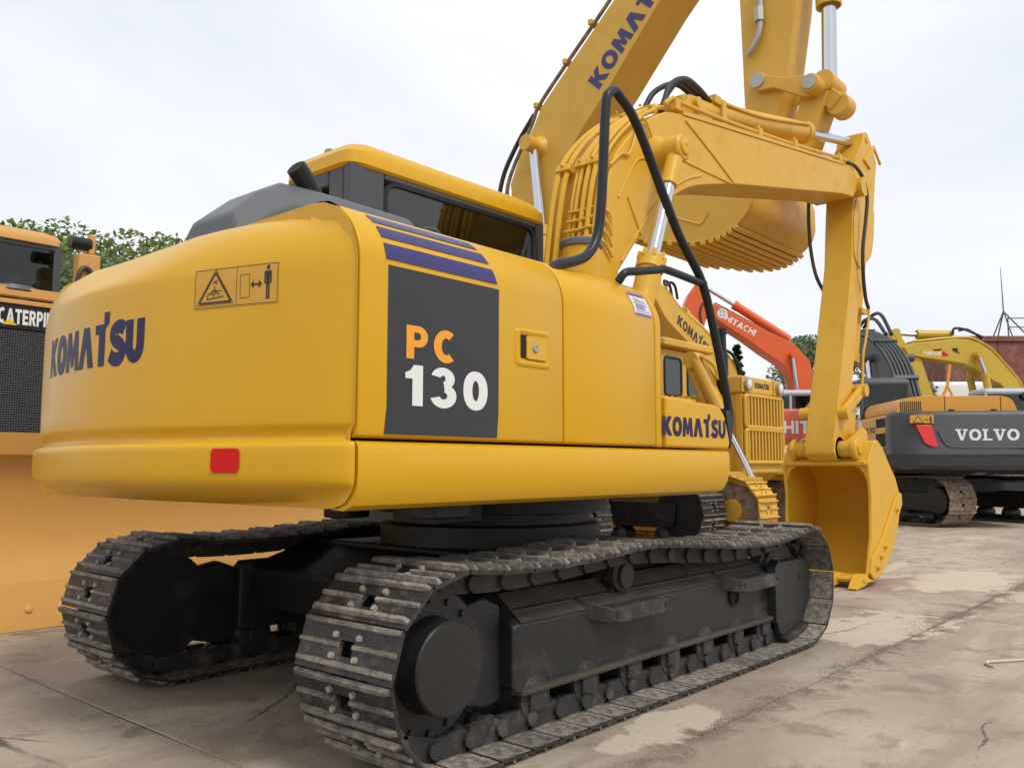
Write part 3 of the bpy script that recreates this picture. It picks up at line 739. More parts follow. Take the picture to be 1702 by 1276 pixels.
# ---- cab
CX0, CX1, CY0, CY1, CZ0, CZ1 = -.80, .86, .30, .90, 1.17, 2.72
m = MB()
m.bb(CX0, -.56, CY0, CY0+.07, 1.9, CZ1); m.bb(-.559, .779, CY0, CY0+.07, 2.672, CZ1); m.bb(.78, CX1, CY0, CY0+.07, 1.9, CZ1)
m.bb(CX0, CX0+.07, CY0+.071, CY0+.20, 1.9, CZ1); m.bb(CX0, CX0+.07, CY0+.201, CY1-.121, 2.62, CZ1); m.bb(CX0, CX0+.07, CY1-.12, CY1, 1.9, CZ1)
m.bb(CX0+.071, CX1, CY1-.06, CY1, 2.42, CZ1); m.bb(.10, .18, CY1-.06, CY1, 1.9, 2.419); m.bb(.78, CX1, CY1-.06, CY1, 1.9, 2.419); m.bb(CX0+.071, -.25, CY1-.06, CY1, 1.9, 2.419)
m.bb(.80, CX1, CY0+.071, CY1-.061, 2.56, CZ1)
cab = m.build('cab', CABG, EX, bevel=.014)
m = MB(); m.bb(CX0, CX1, CY0, CY1, CZ0, 1.90); m.build('cab_lower_panel', YEL, EX, bevel=.02)
m = MB()
def roof_ring(ins, z): return [(x, y, z) for x, y in roundpoly([(CX0-.02+ins*1.5, CY0-.015+ins), (CX1+.03-ins*2.2, CY0-.015+ins), (CX1+.03-ins*2.2, CY1+.015-ins), (CX0-.02+ins*1.5, CY1+.015-ins)], .10, 5)]
m.loft([roof_ring(.012, 2.705), roof_ring(0, 2.72), roof_ring(.004, 2.79), roof_ring(.03, 2.835), roof_ring(.075, 2.865), roof_ring(.14, 2.882), roof_ring(.3, 2.888)])
m.build('roof', YEL, cab, sharp=30)
m = MB(); m.bb(CX0+.08, CX1-.08, CY0+.075, CY1-.065, 2.672, 2.70); m.bb(.45, .74, CY0+.12, CY1-.12, 2.60, 2.671); m.build('headliner', CABI, cab)
m = MB(); m.bb(-.45, -.05, CY0+.14, CY0+.50, 1.9, 1.98); m.bb(-.55, -.42, CY0+.14, CY0+.50, 1.98, 2.40); m.bb(-.56, -.46, CY0+.20, CY0+.44, 2.40, 2.54); m.build('seat', CABI, cab, bevel=.04, seg=3)
def pane(name, pts, material, parent, seal=.018):
    mm = MB(); mm.add(pts, [list(range(len(pts)))]); w = mm.build(name, material, parent, smooth=False)
    if seal:
        q = MB(); q.tube([Vector(p) for p in pts]+[Vector(pts[0])], seal, 6); q.build('window_seal', BLACK, w)
    return w
sp = roundpoly([(-.55,1.92),(.76,1.92),(.76,2.665),(-.55,2.665)], .10, 5)
pane('window_pane', [(x, CY0+.012, z) for x, z in sp], GLASS, cab)
pane('window_pane', [(CX0+.02, y, z) for y, z in roundpoly([(CY0+.24,2.0),(CY1-.14,2.0),(CY1-.14,2.585),(CY0+.24,2.585)], .06, 4)], GLASS, cab, .012)
pane('window_pane', [(x, CY1-.03, z) for x, z in ((-.25,1.92),(.10,1.92),(.10,2.42),(-.25,2.42))], GLASS, cab, 0)
pane('window_pane', [(x, CY1-.03, z) for x, z in ((.18,1.92),(.78,1.92),(.78,2.42),(.18,2.42))], GLASS, cab, 0)
pane('windscreen', [(.845, y, z) for y, z in ((CY0+.08,1.92),(CY1-.07,1.92),(CY1-.07,2.56),(CY0+.08,2.56))], GLASS, cab, 0)
m = MB(); m.tube([(.80,CY0+.10,1.9),(.80,CY0+.10,2.62)], .02, 8); m.tube(smoothpts([(.83,CY0+.25,1.95),(.82,CY0+.18,2.10),(.82,CY0+.32,2.22)], 4), .012, 6); m.build('grab_bar', BLACK, cab)
m = MB(); m.bb(-.05,.25,.50,.74,2.888,2.905); m.build('roof_hatch', YEL, cab, bevel=.006)
m = MB(); m.tube(smoothpts([(-.66,.72,2.86),(-.65,.72,2.92),(-.59,.72,2.92),(-.58,.72,2.86)], 4), .012, 6); m.build('lifting_eye', RUSTYT, cab)
# ---- boom
BY0, BY1 = -.42, -.02
bl = [(.62,1.85),(.701,2.259),(.943,2.527),(1.196,2.769),(1.385,2.896),(1.677,3.035),(2.249,3.191),(4.50,3.660),(4.80,3.700),(4.935,3.83),(4.87,3.965),(4.72,3.99),(4.564,3.966),(1.504,3.504),(1.36,3.475),(1.225,3.425),(.991,3.282),(.772,3.094),(.643,2.923),(.565,2.68),(.50,2.308),(.40,1.85)]
bl = [bl[0]]+[tuple(p) for p in smoothpts(bl[1:7], 4)]+bl[7:13]+[tuple(p) for p in smoothpts(bl[13:21], 3)]+[bl[21]]
m = MB(); m.prism(bl, BY0, BY1); boom = m.build('boom', YEL_S, EX, bevel=.012)
m = MB(); m.cyl((.50,-.46,1.95),(.50,.02,1.95),.14,n=24); m.build('boom_foot_pin', YEL_S, EX)
wb = MB()
for pts in ([(1.54,3.47),(1.9,3.34),(2.26,3.195)], [(1.30,3.17),(1.75,3.175),(2.22,3.185)], [(.72,2.32),(.95,2.585),(1.2,2.83),(1.5,3.03),(1.75,3.13),(2.25,3.255),(4.5,3.71)][:5], [(.70,2.72),(.88,2.98),(1.0,3.05),(1.10,3.02),(1.16,2.86)], [(.95,2.53),(.80,2.75)]):
    wb.tube(smoothpts([(x, BY0-.002, z) for x, z in pts], 5), .0085, 8)
wb.build('weld_bead', YEL_S, boom)
# lugs and boom cylinders
PX, PZ = 1.147, 3.115
m = MB(); m.lathe([(.125,0),(.12,.03),(.085,.08),(.085,.205),(.075,.215)], (PX, BY0, PZ), (0,-1,0), 24); m.build('cylinder_boss', YEL_S, boom); m = MB(); m.cyl((PX,BY1,PZ),(PX,BY1+.2,PZ),.085,n=20); m.build('cylinder_boss', YEL_S, boom)
m = MB(); m.lathe([(.052,-.01),(.052,.010),(.046,.014),(.02,.014),(.018,.010)], (PX, BY0-.215, PZ), (0,-1,0), 20); m.build('pin_cap', YEL_S, boom)
for yy in (-.575, .10):
    top = Vector((PX, yy, PZ)); bot = Vector((.62, yy, 1.83)); dr = (bot-top).normalized()
    gl = top+dr*.90
    m = MB(); m.cyl(gl, bot, .075, n=20); m.cyl(gl-dr*.05, gl+dr*.03, .088, n=20)
    a = dr.orthogonal().normalized(); b = dr.cross(a)
    for k in range(8):
        q = gl-dr*.055+(a*math.cos(k*math.pi/4)+b*math.sin(k*math.pi/4))*.078; m.cyl(q-dr*.025, q+dr*.02, .016, n=6)
    cy = m.build('boom_cylinder', YEL_S, EX)
    m = MB(); m.cyl(top+dr*.28, gl, .043, n=20); m.build('piston_rod', CHROME, cy)
    m = MB(); m.cyl(top+dr*.06, top+dr*.29, .055, n=20); m.cyl(top+Vector((0,-.05,0)), top+Vector((0,.05,0)), .088, n=20); m.build('rod_eye', YEL_S, cy)
# pipes running up the back of the boom
back = [(.44,2.02),(.50,2.308),(.565,2.68),(.643,2.923),(.772,3.094),(.991,3.282),(1.225,3.425),(1.40,3.49)]
def along(y, off, i0=0, i1=8, ext=()):
    pts = []
    for i in range(i0, i1):
        a, b = Vector(back[max(i-1, 0)]), Vector(back[min(i+1, len(back)-1)])
        t = (b-a).normalized(); n_ = Vector((-t.y, t.x)); p = Vector(back[i])+n_*off
        pts.append((p.x, y, p.y))
    return smoothpts(pts+list(ext), 4)
for k, (y, off, r_, i0, i1) in enumerate(((-.05,.05,.019,0,8),(-.11,.045,.019,0,8),(-.20,.04,.014,0,8),(-.235,.045,.014,1,8),(-.29,.05,.017,0,8),(-.34,.05,.017,0,8),(-.385,.04,.012,1,7))):
    m = MB(); m.tube(along(y, off, i0, i1), r_, 8); m.build('hydraulic_pipe', YEL_S, boom)
for (i, y0, y1) in ((3,-.03,-.14),(3,-.18,-.26),(3,-.27,-.37),(6,-.03,-.14),(6,-.18,-.38),(1,-.27,-.37)):
    p = Vector(back[i]); a, b = Vector(back[max(i-1, 0)]), Vector(back[i+1]); t = (b-a).normalized(); n_ = Vector((-t.y, t.x))
    m = MB(); M_ = Matrix(((t.x, 0, n_.x), (0, 1, 0), (t.y, 0, n_.y)))
    c_ = p+n_*.045; m.box((c_.x, (y0+y1)/2, c_.y), (.06, abs(y1-y0), .06), M_)
    q = p+n_*.08; m.cyl((q.x, (y0+y1)/2, q.y), (q.x+n_.x*.02, (y0+y1)/2, q.y+n_.y*.02), .012, n=6); m.build('pipe_clamp', YEL_S, boom, bevel=.006)
for k in range(4):
    z0 = 2.42+.065*k
    m = MB(); m.tube(smoothpts([(.42+.02*k,-.20,z0),(.44+.02*k,-.30,z0+.005),(.455+.022*k,-.37,z0+.015),(.52+.02*k,-.435,z0-.02),(.60,-.44,z0-.10)], 5), .010, 6); m.build('hydraulic_pipe', YEL_S, boom)
m = MB(); m.tube(smoothpts([(.60,-.43,2.90),(.72,-.435,3.0),(.80,-.435,3.02),(.86,-.435,3.12),(.92,-.435,3.28),(1.0,-.435,3.30),(1.06,-.44,3.22),(1.10,-.45,3.15)], 6), .009, 6); m.build('grease_line', YEL_S, boom)
# top pipes to the arm and arm cylinder
tl = lambda x: 3.504+(x-1.504)*.151
m = MB(); m.tube(smoothpts([(1.30,-.40,3.52),(1.42,-.40,3.60),(1.55,-.40,3.60),(2.4,-.40,tl(2.4)+.06),(3.4,-.40,tl(3.4)+.05),(4.3,-.40,tl(4.3)+.06),(4.66,-.41,4.03)], 4), .016, 8); m.build('hydraulic_pipe', YEL_S, boom)
m = MB(); m.tube(smoothpts([(1.30,-.06,3.52),(1.6,-.06,3.58),(3.4,-.06,tl(3.4)+.05),(4.66,-.05,4.03)], 4), .016, 8); m.build('hydraulic_pipe', YEL_S, boom)
m = MB()
m.prism([(1.504,3.50),(4.564,3.962),(4.56,3.985),(1.5,3.53)], -.428, -.400); m.build('boom_top_flange', YEL_S, boom)
for x in (1.45, 2.75, 3.45, 4.5):
    m = MB(); m.box((x, -.40, tl(x)+.055), (.07, .05, .07)); m.cyl((x, -.40, tl(x)+.08), (x, -.40, tl(x)+.115), .013, n=6); m.build('pipe_clamp', YEL_S, boom, bevel=.008)
m = MB()
for yy in (-.36, -.11): m.prism([(1.55,3.48),(1.72,3.74),(1.85,3.76),(1.95,3.70),(2.25,3.58)], yy, yy+.03)
m.cyl((1.80,-.40,3.69),(1.80,-.04,3.69),.045,n=16); m.build('cylinder_lug', YEL_S, boom, bevel=.006)
for k, pts in enumerate(([(1.40,-.33,3.56),(1.50,-.33,3.74),(1.72,-.32,3.865),(1.95,-.30,3.88),(2.15,-.29,3.84)], [(1.48,-.26,3.56),(1.60,-.25,3.74),(1.80,-.24,3.90),(2.05,-.24,3.88),(2.25,-.27,3.83)], [(1.45,-.12,3.56),(1.60,-.14,3.78),(1.9,-.16,3.93),(2.2,-.18,3.86)])):
    m = MB(); m.tube(smoothpts(pts, 6), .021, 10); m.build('hydraulic_hose', RUBBER, boom)
# arm cylinder
A0, A1, A2 = Vector((1.80,-.22,3.70)), Vector((4.14,-.22,4.205)), Vector((5.42,-.22,4.475))
m = MB(); dr = (A1-A0).normalized(); m.cyl(A0+dr*.12, A1, .095, n=24); m.cyl(A1-dr*.10, A1, .105, n=24); m.cyl(A0+Vector((0,-.07,0)), A0+Vector((0,.07,0)), .085, n=20); m.cyl(A0, A0+dr*.14, .07, n=16)
a = dr.orthogonal().normalized(); b = dr.cross(a)
for k in range(8):
    q = A1+(a*math.cos(k*math.pi/4)+b*math.sin(k*math.pi/4))*.082; m.cyl(q-dr*.01, q+dr*.02, .014, n=6)
ac = m.build('arm_cylinder', YEL_S, EX)
m = MB(); m.cyl(A1, A2, .045, n=20); m.build('piston_rod', CHROME, ac)
m = MB(); m.cyl(A2+Vector((0,-.07,0)), A2+Vector((0,.07,0)), .085, n=20); m.build('rod_eye', YEL_S, ac)
m = MB(); m.tube(smoothpts([(2.15,-.29,3.86),(2.22,-.30,3.88),(2.3,-.31,3.88),(3.0,-.32,3.98),(4.0,-.32,4.22)], 4), .014, 8); m.build('hydraulic_pipe', YEL_S, ac)
m = MB(); m.box((2.22,-.29,3.87),(.10,.08,.07)); m.box((2.30,-.22,3.79),(.07,.24,.20)); m.build('pipe_clamp', YEL_S, ac, bevel=.01)
# ---- arm
AY0, AY1 = -.36, -.08
al = [(5.30,4.40),(5.35,4.53),(5.427,4.565),(5.50,4.53),(5.60,4.42),(5.71,4.30),(5.65,4.093),(5.50,3.50),(5.42,3.25),(5.20,3.08),(5.00,2.62),(4.83,2.10),(4.66,1.55),(4.52,1.20),(4.42,1.13),(4.31,1.12),(4.235,1.18),(4.235,1.29),(4.52,2.05),(4.86,3.04),(4.93,3.5),(5.0,3.9),(5.10,4.2)]
m = MB(); m.prism(al, AY0, AY1); arm = m.build('arm', YEL_S, EX, bevel=.012)
m = MB(); m.prism([(5.28,4.22),(5.46,4.16),(5.60,4.42),(5.79,4.29),(5.81,4.32),(5.60,4.465)], AY0-.02, AY0+.002); m.build('arm_rib', YEL_S, arm, bevel=.005)
m = MB(); m.prism(roundpoly([(5.02,3.75),(5.55,3.75),(5.49,3.42),(5.40,3.22),(5.19,3.10),(5.03,3.02),(4.90,3.15),(4.93,3.5)], .08, 4), AY0-.012, AY0+.001); m.build('arm_side_plate', YEL_S, arm, bevel=.006)
m = MB(); m.cyl((4.98,-.47,3.84),(4.98,.03,3.84),.095,n=24); m.build('arm_pin', YEL_S, arm)
m = MB(); m.cyl((5.42,AY0-.012,4.475),(5.42,AY0+.01,4.475),.035,n=16); m.build('pin_cap', YEL_S, arm)
m = MB(); m.tube(smoothpts([(4.68,-.41,4.02),(4.85,-.43,4.02),(5.0,-.45,3.93),(5.07,-.46,3.75),(5.03,-.45,3.50),(4.98,-.43,3.22),(5.02,-.41,2.95),(5.15,-.38,2.75),(5.25,-.37,2.66)], 6), .018, 10); m.build('hydraulic_hose', BROWNH, arm)
m = MB(); m.tube(smoothpts([(4.68,-.03,4.02),(4.82,.03,3.9),(4.86,.06,3.62),(4.88,.06,3.3),(4.9,.02,3.0),(4.95,-.05,2.8)], 6), .018, 10); m.build('hydraulic_hose', BROWNH, arm)
m = MB(); m.tube(smoothpts([(5.25,-.37,2.66),(5.24,-.37,2.55),(5.12,-.37,2.30),(5.05,-.37,2.18),(5.00,-.37,1.92),(4.96,-.37,1.78)], 5), .013, 8); m.box((5.16,-.34,2.62),(.16,.05,.05)); m.box((4.96,-.33,1.80),(.10,.10,.05)); m.build('hydraulic_pipe', YEL_S, arm)
# bucket cylinder in front of the arm
B0, B1, B2 = Vector((5.66,-.22,3.90)), Vector((5.10,-.22,2.10)), Vector((4.88,-.22,1.80))
dr = (B1-B0).normalized(); m = MB(); m.cyl(B0, B1, .075, n=20); m.cyl(B1-dr*.10, B1, .085, n=20); bc = m.build('bucket_cylinder', YEL_S, EX)
m = MB(); m.cyl(B1, B2, .040, n=18); m.build('piston_rod', CHROME, bc)
m = MB(); m.cyl((4.88,-.42,1.80),(4.88,-.02,1.80),.06,n=18); m.cyl((4.88,-.30,1.80),(4.88,-.14,1.80),.085,n=18); m.build('rod_eye', YEL_S, bc)
# links
for y0, y1 in ((-.425,-.375), (-.065,-.015)):
    m = MB(); P0, P1 = Vector((4.40,1.56)), Vector((4.88,1.80)); t = (P1-P0).normalized(); n_ = Vector((-t.y, t.x))
    ol = [P0+n_*.055, P0-t*.055, P0-n_*.055, P1-n_*.05, P1+t*.055, P1+n_*.055]
    m.prism([tuple(q) for q in ol], y0, y1); lk = m.build('side_link', YEL_S, EX, bevel=.015)
    for q in (P0, P1):
        m = MB(); m.cyl((q.x, y0-.025, q.y), (q.x, y1+.025, q.y), .062, n=20); m.build('link_pin', YEL_S, lk)
m = MB(); P0, P1 = Vector((4.88,1.80)), Vector((4.74,1.34)); t = (P1-P0).normalized(); n_ = Vector((-t.y, t.x))
m.prism([tuple(q) for q in (P0+n_*.09-t*.06, P0-n_*.09-t*.06, P1-n_*.10+t*.04, P1+n_*.10+t*.04)], -.33, -.11)
m.cyl((P1.x,-.45,P1.y),(P1.x,.01,P1.y),.06,n=20); m.build('bucket_link', YEL_S, EX, bevel=.015)
# ---- bucket
UY0, UY1 = -.62, .19
side = [(4.345,1.09),(4.50,1.29),(4.60,1.31),(4.73,1.25),(4.91,1.09),(5.08,.95),(5.165,.82),(5.17,.65),(5.09,.48),(4.93,.30),(4.72,.14),(4.53,.065),(4.36,.06),(4.24,.12),(4.27,.20),(4.365,.45),(4.39,.80)]
bu = MB(); bu.prism(side, UY0, UY0+.028); buck = bu.build('bucket', YEL_S, EX, bevel=.006)
bu = MB(); bu.prism(side, UY1-.028, UY1); bu.build('bucket_side', YEL_S, buck, bevel=.006)
outer = smoothpts([(4.345,1.085),(4.50,1.28),(4.60,1.295),(4.73,1.235),(4.91,1.075),(5.07,.94),(5.15,.82),(5.155,.65),(5.075,.49),(4.92,.31),(4.71,.155),(4.53,.08),(4.36,.072),(4.20,.10)], 4)
m = MB(); rings = []
for i, p in enumerate(outer):
    a, b = outer[max(i-1, 0)], outer[min(i+1, len(outer)-1)]; t = (b-a).normalized(); n_ = Vector((t.y, -t.x))
    q = p+n_*.024
    rings.append([(p.x, UY0+.026, p.y), (p.x, UY1-.026, p.y), (q.x, UY1-.026, q.y), (q.x, UY0+.026, q.y)])
m.loft(rings); m.build('bucket_shell', YEL_S, buck)
m = MB(); m.bb(4.34, 4.40, UY0+.03, UY1-.03, 1.075, 1.115); m.build('bucket_top_lip', YEL_S, buck, bevel=.01)
for sy, yy in ((1, UY0+.029), (-1, UY1-.029)):
    m = MB(); pl_ = [(0, 0), (.13, 0), (.06, -.025), (.025, -.07), (0, -.15)]
    m.add([(4.372-.35*0, yy+sy*u, 1.075+v) for u, v in pl_]+[(4.397, yy+sy*u, 1.075+v) for u, v in pl_], [(0,1,2,3,4),(9,8,7,6,5),(0,5,6,1),(1,6,7,2),(2,7,8,3),(3,8,9,4),(4,9,5,0)])
    m.build('corner_gusset', YEL_S, buck)
m = MB(); m.prism([(4.20,.105),(4.12,.085),(4.13,.055),(4.40,.045)], UY0-.005, UY1+.005); m.build('cutting_edge', YEL_S, buck, bevel=.005)
for yy in (-.565, -.335, -.105, .125):
    m = MB(); w_ = .052
    m.loft([[(4.24, yy-w_, .125), (4.24, yy+w_, .125), (4.26, yy+w_, .045), (4.26, yy-w_, .045)], [(4.13, yy-w_, .115), (4.13, yy+w_, .115), (4.15, yy+w_, .025), (4.15, yy-w_, .025)],
            [(4.09, yy-w_*.85, .09), (4.09, yy+w_*.85, .09), (4.11, yy+w_*.85, .02), (4.11, yy-w_*.85, .02)], [(3.985, yy-w_*.72, .018), (3.985, yy+w_*.72, .018), (4.0, yy+w_*.72, .004), (4.0, yy-w_*.72, .004)]])
    m.build('bucket_tooth', YEL_S, buck, bevel=.004)
for y0, y1 in ((UY0-.024, UY0), (UY1, UY1+.024)):
    m = MB(); m.prism([(4.245,.13),(4.30,.08),(4.46,.075),(4.62,.15),(4.80,.30),(4.93,.45),(5.06,.60),(5.17,.70),(5.165,.80),(5.10,.82),(4.95,.72),(4.60,.42),(4.40,.30),(4.30,.25)], y0, y1); sc_ = m.build('side_cutter', YEL_S, buck, bevel=.006)
    ys = y0 if y0 < 0 else y1; sg = -1 if y0 < 0 else 1
    for bx, bz in ((4.40,.17),(4.50,.26),(4.62,.34),(4.98,.66)):
        m = MB(); m.lathe([(.026,0),(.026,.016),(.016,.020),(.016,.032)], (bx, ys, bz), (0, sg, 0), 8); m.build('cutter_bolt', YEL_S, sc_)
for y0, y1 in ((-.455,-.425), (-.015,.015)):
    m = MB(); m.prism(roundpoly([(4.30,1.16),(4.33,1.30),(4.46,1.34),(4.60,1.38),(4.72,1.44),(4.84,1.40),(4.83,1.28),(4.90,1.10),(4.55,1.26)], .03, 3), y0, y1); m.build('bucket_ear', YEL_S, buck, bevel=.006)
m = MB(); m.cyl((4.375,-.52,1.225),(4.375,.08,1.225),.075,n=24); m.build('bucket_pin', YEL_S, buck)
for ye, sg in ((-.52,-1), (.08,1)):
    m = MB(); m.lathe([(.098,-.035),(.098,.0),(.085,.012),(.05,.012),(.048,.03),(.03,.032)], (4.375, ye, 1.225), (0, sg, 0), 24); m.build('pin_boss', YEL_S, buck)
m = MB(); m.cyl((4.375,-.36,1.225),(4.375,-.08,1.225),.115,n=24); m.build('arm_end_boss', YEL_S, arm)
# ---- undercarriage
RP = .335; ZC = .030+RP; XR, XF = -1.478, 1.478
top_pts = [(1.53,.690),(1.30,.650),(1.187,.643),(.863,.633),(.471,.649),(.2,.672),(-.002,.688),(-.297,.706),(-.444,.696),(-.75,.678),(-1.076,.672),(-1.3,.680)]
top_s = [tuple(p) for p in smoothpts(top_pts, 3)]
loop = stadium(XR, XF, RP, .030, sag=top_s)
NS = 46
smesh = shoe_mesh(sample_loop(loop, NS)[1]/NS, .509)
for sgn in (-1, 1):
    yc = sgn*.995
    tr = crawler_track(EX, loop, yc, .509, NS, smesh)
    so = sgn      # outward sense
    # side frame
    m = MB()
    cs = lambda zb, zt, yo, yi, ztop: [(yc+so*yo, zb), (yc+so*yo, zt), (yc+so*(yo-.13), ztop), (yc-so*yi, ztop), (yc-so*yi, zb)]
    secs = [(-1.05,.20,.43,.085,.12,.52),(-1.02,.19,.445,.095,.13,.545),(.6,.19,.445,.095,.13,.548),(1.18,.19,.445,.095,.13,.545),(1.25,.20,.43,.09,.12,.52)]
    m.loft([[(x, y, z) for y, z in cs(zb, zt, yo, yi, ztp)] for x, zb, zt, yo, yi, ztp in secs])
    tf = m.build('track_frame', UNDER, EX, bevel=.012)
    m = MB(); m.loft([[(x, yc+so*.093, .450), (x, yc-so*.036, .550), (x, yc-so*.034, .554), (x, yc+so*.095, .454)] for x in (-1.01, 1.17)]); m.build('frame_top_plate', UTOP, tf)
    m = MB(); m.bb(-1.04, 1.235, yc+so*.06, yc+so*.128, .176, .200); m.build('frame_lip', UTOP, tf, bevel=.008)
    m = MB(); m.prism([(-1.0,.50),(1.2,.50),(1.28,.46),(1.28,.30),(-1.0,.30)], yc-.05, yc+.05); m.build('frame_web', UNDER, tf, bevel=.01)
    # rear part of the frame carrying the final drive
    m = MB(); m.prism([(-1.04,.14),(-1.04,.52),(-1.14,.56),(-1.50,.50),(-1.55,.36),(-1.50,.22),(-1.14,.13)], yc-.05+so*-.03, yc+.05-so*.03); m.build('final_drive_support', UNDER, tf, bevel=.02)
    m = MB(); m.lathe([(.275,-.09),(.275,.06),(.262,.075),(.17,.078),(.162,.10),(.162,.178),(.156,.185),(.01,.185)], (XR-.01, yc, ZC+.005), (0, so, 0), 40); m.build('final_drive', UNDER, tf)
    m = MB()
    for k in range(16):
        a = k*2*math.pi/16; m.cyl((XR-.01+.23*math.cos(a), yc+so*.074, ZC+.23*math.sin(a)), (XR-.01+.23*math.cos(a), yc+so*.088, ZC+.23*math.sin(a)), .014, n=6)
    m.build('drive_bolts', UNDER, tf)
    m = MB(); n_t = 21
    prof = []
    for k in range(n_t*4):
        a = 2*math.pi*k/(n_t*4); r_ = (.285 if k % 4 in (0, 1) else .245); prof.append((XR+r_*math.cos(a), ZC+r_*math.sin(a)))
    m.prism(prof, yc-.03, yc+.03); m.build('sprocket', UNDER, tf)
    # idler and its yoke at the front
    m = MB(); m.lathe([(.06,-.11),(.06,-.085),(.20,-.07),(.235,-.055),(.235,-.035),(.265,-.03),(.265,.03),(.235,.035),(.235,.055),(.20,.07),(.06,.085),(.06,.11)], (XF, yc, ZC), (0, 1, 0), 36); m.build('idler', UDUST, tf)
    m = MB(); m.prism(roundpoly([(1.26,.10),(1.26,.47),(1.34,.505),(1.66,.50),(1.72,.46),(1.74,.26),(1.60,.115),(1.33,.065)], .03, 3), yc+so*.10, yc+so*.135)
    m.prism([(1.26,.40),(1.26,.47),(1.34,.505),(1.66,.50),(1.70,.47),(1.66,.455)], yc-so*.12, yc+so*.10); ig = m.build('idler_guard', UNDER, tf, bevel=.012)
    m = MB(); m.prism(roundpoly([(1.57,.37),(1.66,.37),(1.66,.415),(1.57,.415)], .02, 4), yc+so*.134, yc+so*.138); m.build('guard_slot', DARK, ig)
    m = MB(); m.prism([(1.30,.065),(1.60,.115),(1.63,.10),(1.32,.045)], yc+so*.05, yc+so*.165); m.build('guard_skid', UDUST, ig)
    m = MB(); m.prism([(1.205,.16),(1.205,.47),(1.27,.52),(1.29,.50),(1.235,.46),(1.235,.16)], yc+so*.085, yc+so*.15); m.build('frame_rib', UNDER, tf, bevel=.006)
    m = MB(); m.lathe([(.055,0),(.055,.012),(.04,.012),(.04,.001)], (.78, yc+so*.095, .36), (0, so, 0), 24); m.cyl((.78, yc+so*.094, .36), (.78, yc+so*.0975, .36), .045, n=20); m.build('frame_hole', DARK, tf)
    for x in (-.50, .72):
        m = MB(); yo = yc+so*.095
        m.prism([(x,.455),(x+.46,.455),(x+.46,.40),(x+.40,.385),(x+.06,.385),(x,.40)], yo+so*.075, yo+so*.090)
        m.add([(x-.10, yo-so*.05, .50), (x, yo+so*.09, .455), (x, yo+so*.09, .39), (x-.06, yo, .40), (x-.10+.02, yo-so*.05, .50), (x+.02, yo+so*.075, .455), (x+.02, yo+so*.075, .39), (x-.04, yo, .40)], [(0,1,2,3),(7,6,5,4),(0,4,5,1),(1,5,6,2),(2,6,7,3),(3,7,4,0)])
        m.bb(x, x+.46, yo-so*.02, yo+so*.075, .44, .455)
        st = m.build('step', UDUST, tf, bevel=.008)
        for q in (.03, .43):
            m = MB(); m.cyl((x+q, yo+so*.0895, .425), (x+q, yo+so*.092, .425), .014, n=12); m.build('step_hole', DARK, st)
    m = MB(); m.cyl((-.26, yc-.10, .565), (-.26, yc+.07, .565), .055, n=20); m.lathe([(.075,0),(.075,.05),(.06,.06),(.03,.06)], (-.26, yc+so*.02, .565), (0, so, 0), 24); m.bb(-.32,-.20,yc-.05,yc+.02,.45,.53); m.build('carrier_roller', UDUST, tf)
    for k in range(7):
        x = -.92+k*.345
        m = MB(); m.lathe([(.045,-.115),(.05,-.11),(.05,-.098),(.09,-.095),(.09,-.075),(.076,-.07),(.076,-.04),(.065,-.03),(.065,.03),(.076,.04),(.076,.07),(.09,.075),(.09,.095),(.05,.098),(.05,.11),(.045,.115)], (x, yc, .118+.03), (0, 1, 0), 24)
        m.bb(x-.05, x+.05, yc+so*.085, yc+so*.112, .11, .19); m.build('track_roller', UDUST, tf)
m = MB(); m.bb(-.62,.62,-.9,.9,.46,.66); m.prism([(-.95,.30),(-.60,.50),(-.60,.64),(-1.0,.52)], -.92, .92); m.prism([(.95,.30),(.60,.50),(.60,.64),(1.0,.52)], -.92, .92)
m.build('centre_frame', UNDER, EX, bevel=.02)
m = MB(); m.lathe([(.62,.0),(.62,.10),(.56,.11),(.56,.16),(.66,.17),(.66,.26),(.60,.27)], (0,0,.66), (0,0,1), 48); m.build('slew_ring', UNDER, EX)
m = MB(); m.bb(-1.7,.5,-1.0,1.0,.925,.97); m.bb(-.9,-.6,-.5,-.2,.80,.93); m.bb(-1.3,-1.1,-.9,-.75,.86,.93); m.cyl((-.75,.35,.80),(-.75,.35,.93),.12,n=16); m.build('belly_plate', UNDER, EX, bevel=.01)
# ================================================================== machines parked behind
random.seed(11)
def bar(m, p0, p1, w, d, axis=(0, 1, 0)):
    p0, p1 = Vector(p0), Vector(p1); t = (p1-p0).normalized(); y = Vector(axis); n = t.cross(y).normalized()
    V = [p+y*(sy*d/2)+n*(sn*w/2) for p in (p0, p1) for sy, sn in ((-1,-1),(1,-1),(1,1),(-1,1))]
    m.add(V, [(3,2,1,0),(4,5,6,7),(0,1,5,4),(1,2,6,5),(2,3,7,6),(3,0,4,7)])
def ram(parent, p0, p1, p2, r0, r1, paint, name):
    """barrel from p0 to p1, bright rod from p1 to p2"""
    p0, p1, p2 = Vector(p0), Vector(p1), Vector(p2); d = (p1-p0).normalized()
    m = MB(); m.cyl(p0, p1, r0, n=16); m.cyl(p1-d*r0*1.2, p1, r0*1.12, n=16); o = m.build(name, paint, parent)
    m = MB(); m.cyl(p1, p2, r1, n=14); m.build('piston_rod', CHROME, o)
    m = MB(); m.cyl(p2-Vector((0, r0*1.6, 0)), p2+Vector((0, r0*1.6, 0)), r0*.95, n=16); m.build('rod_eye', paint, o)
    return o
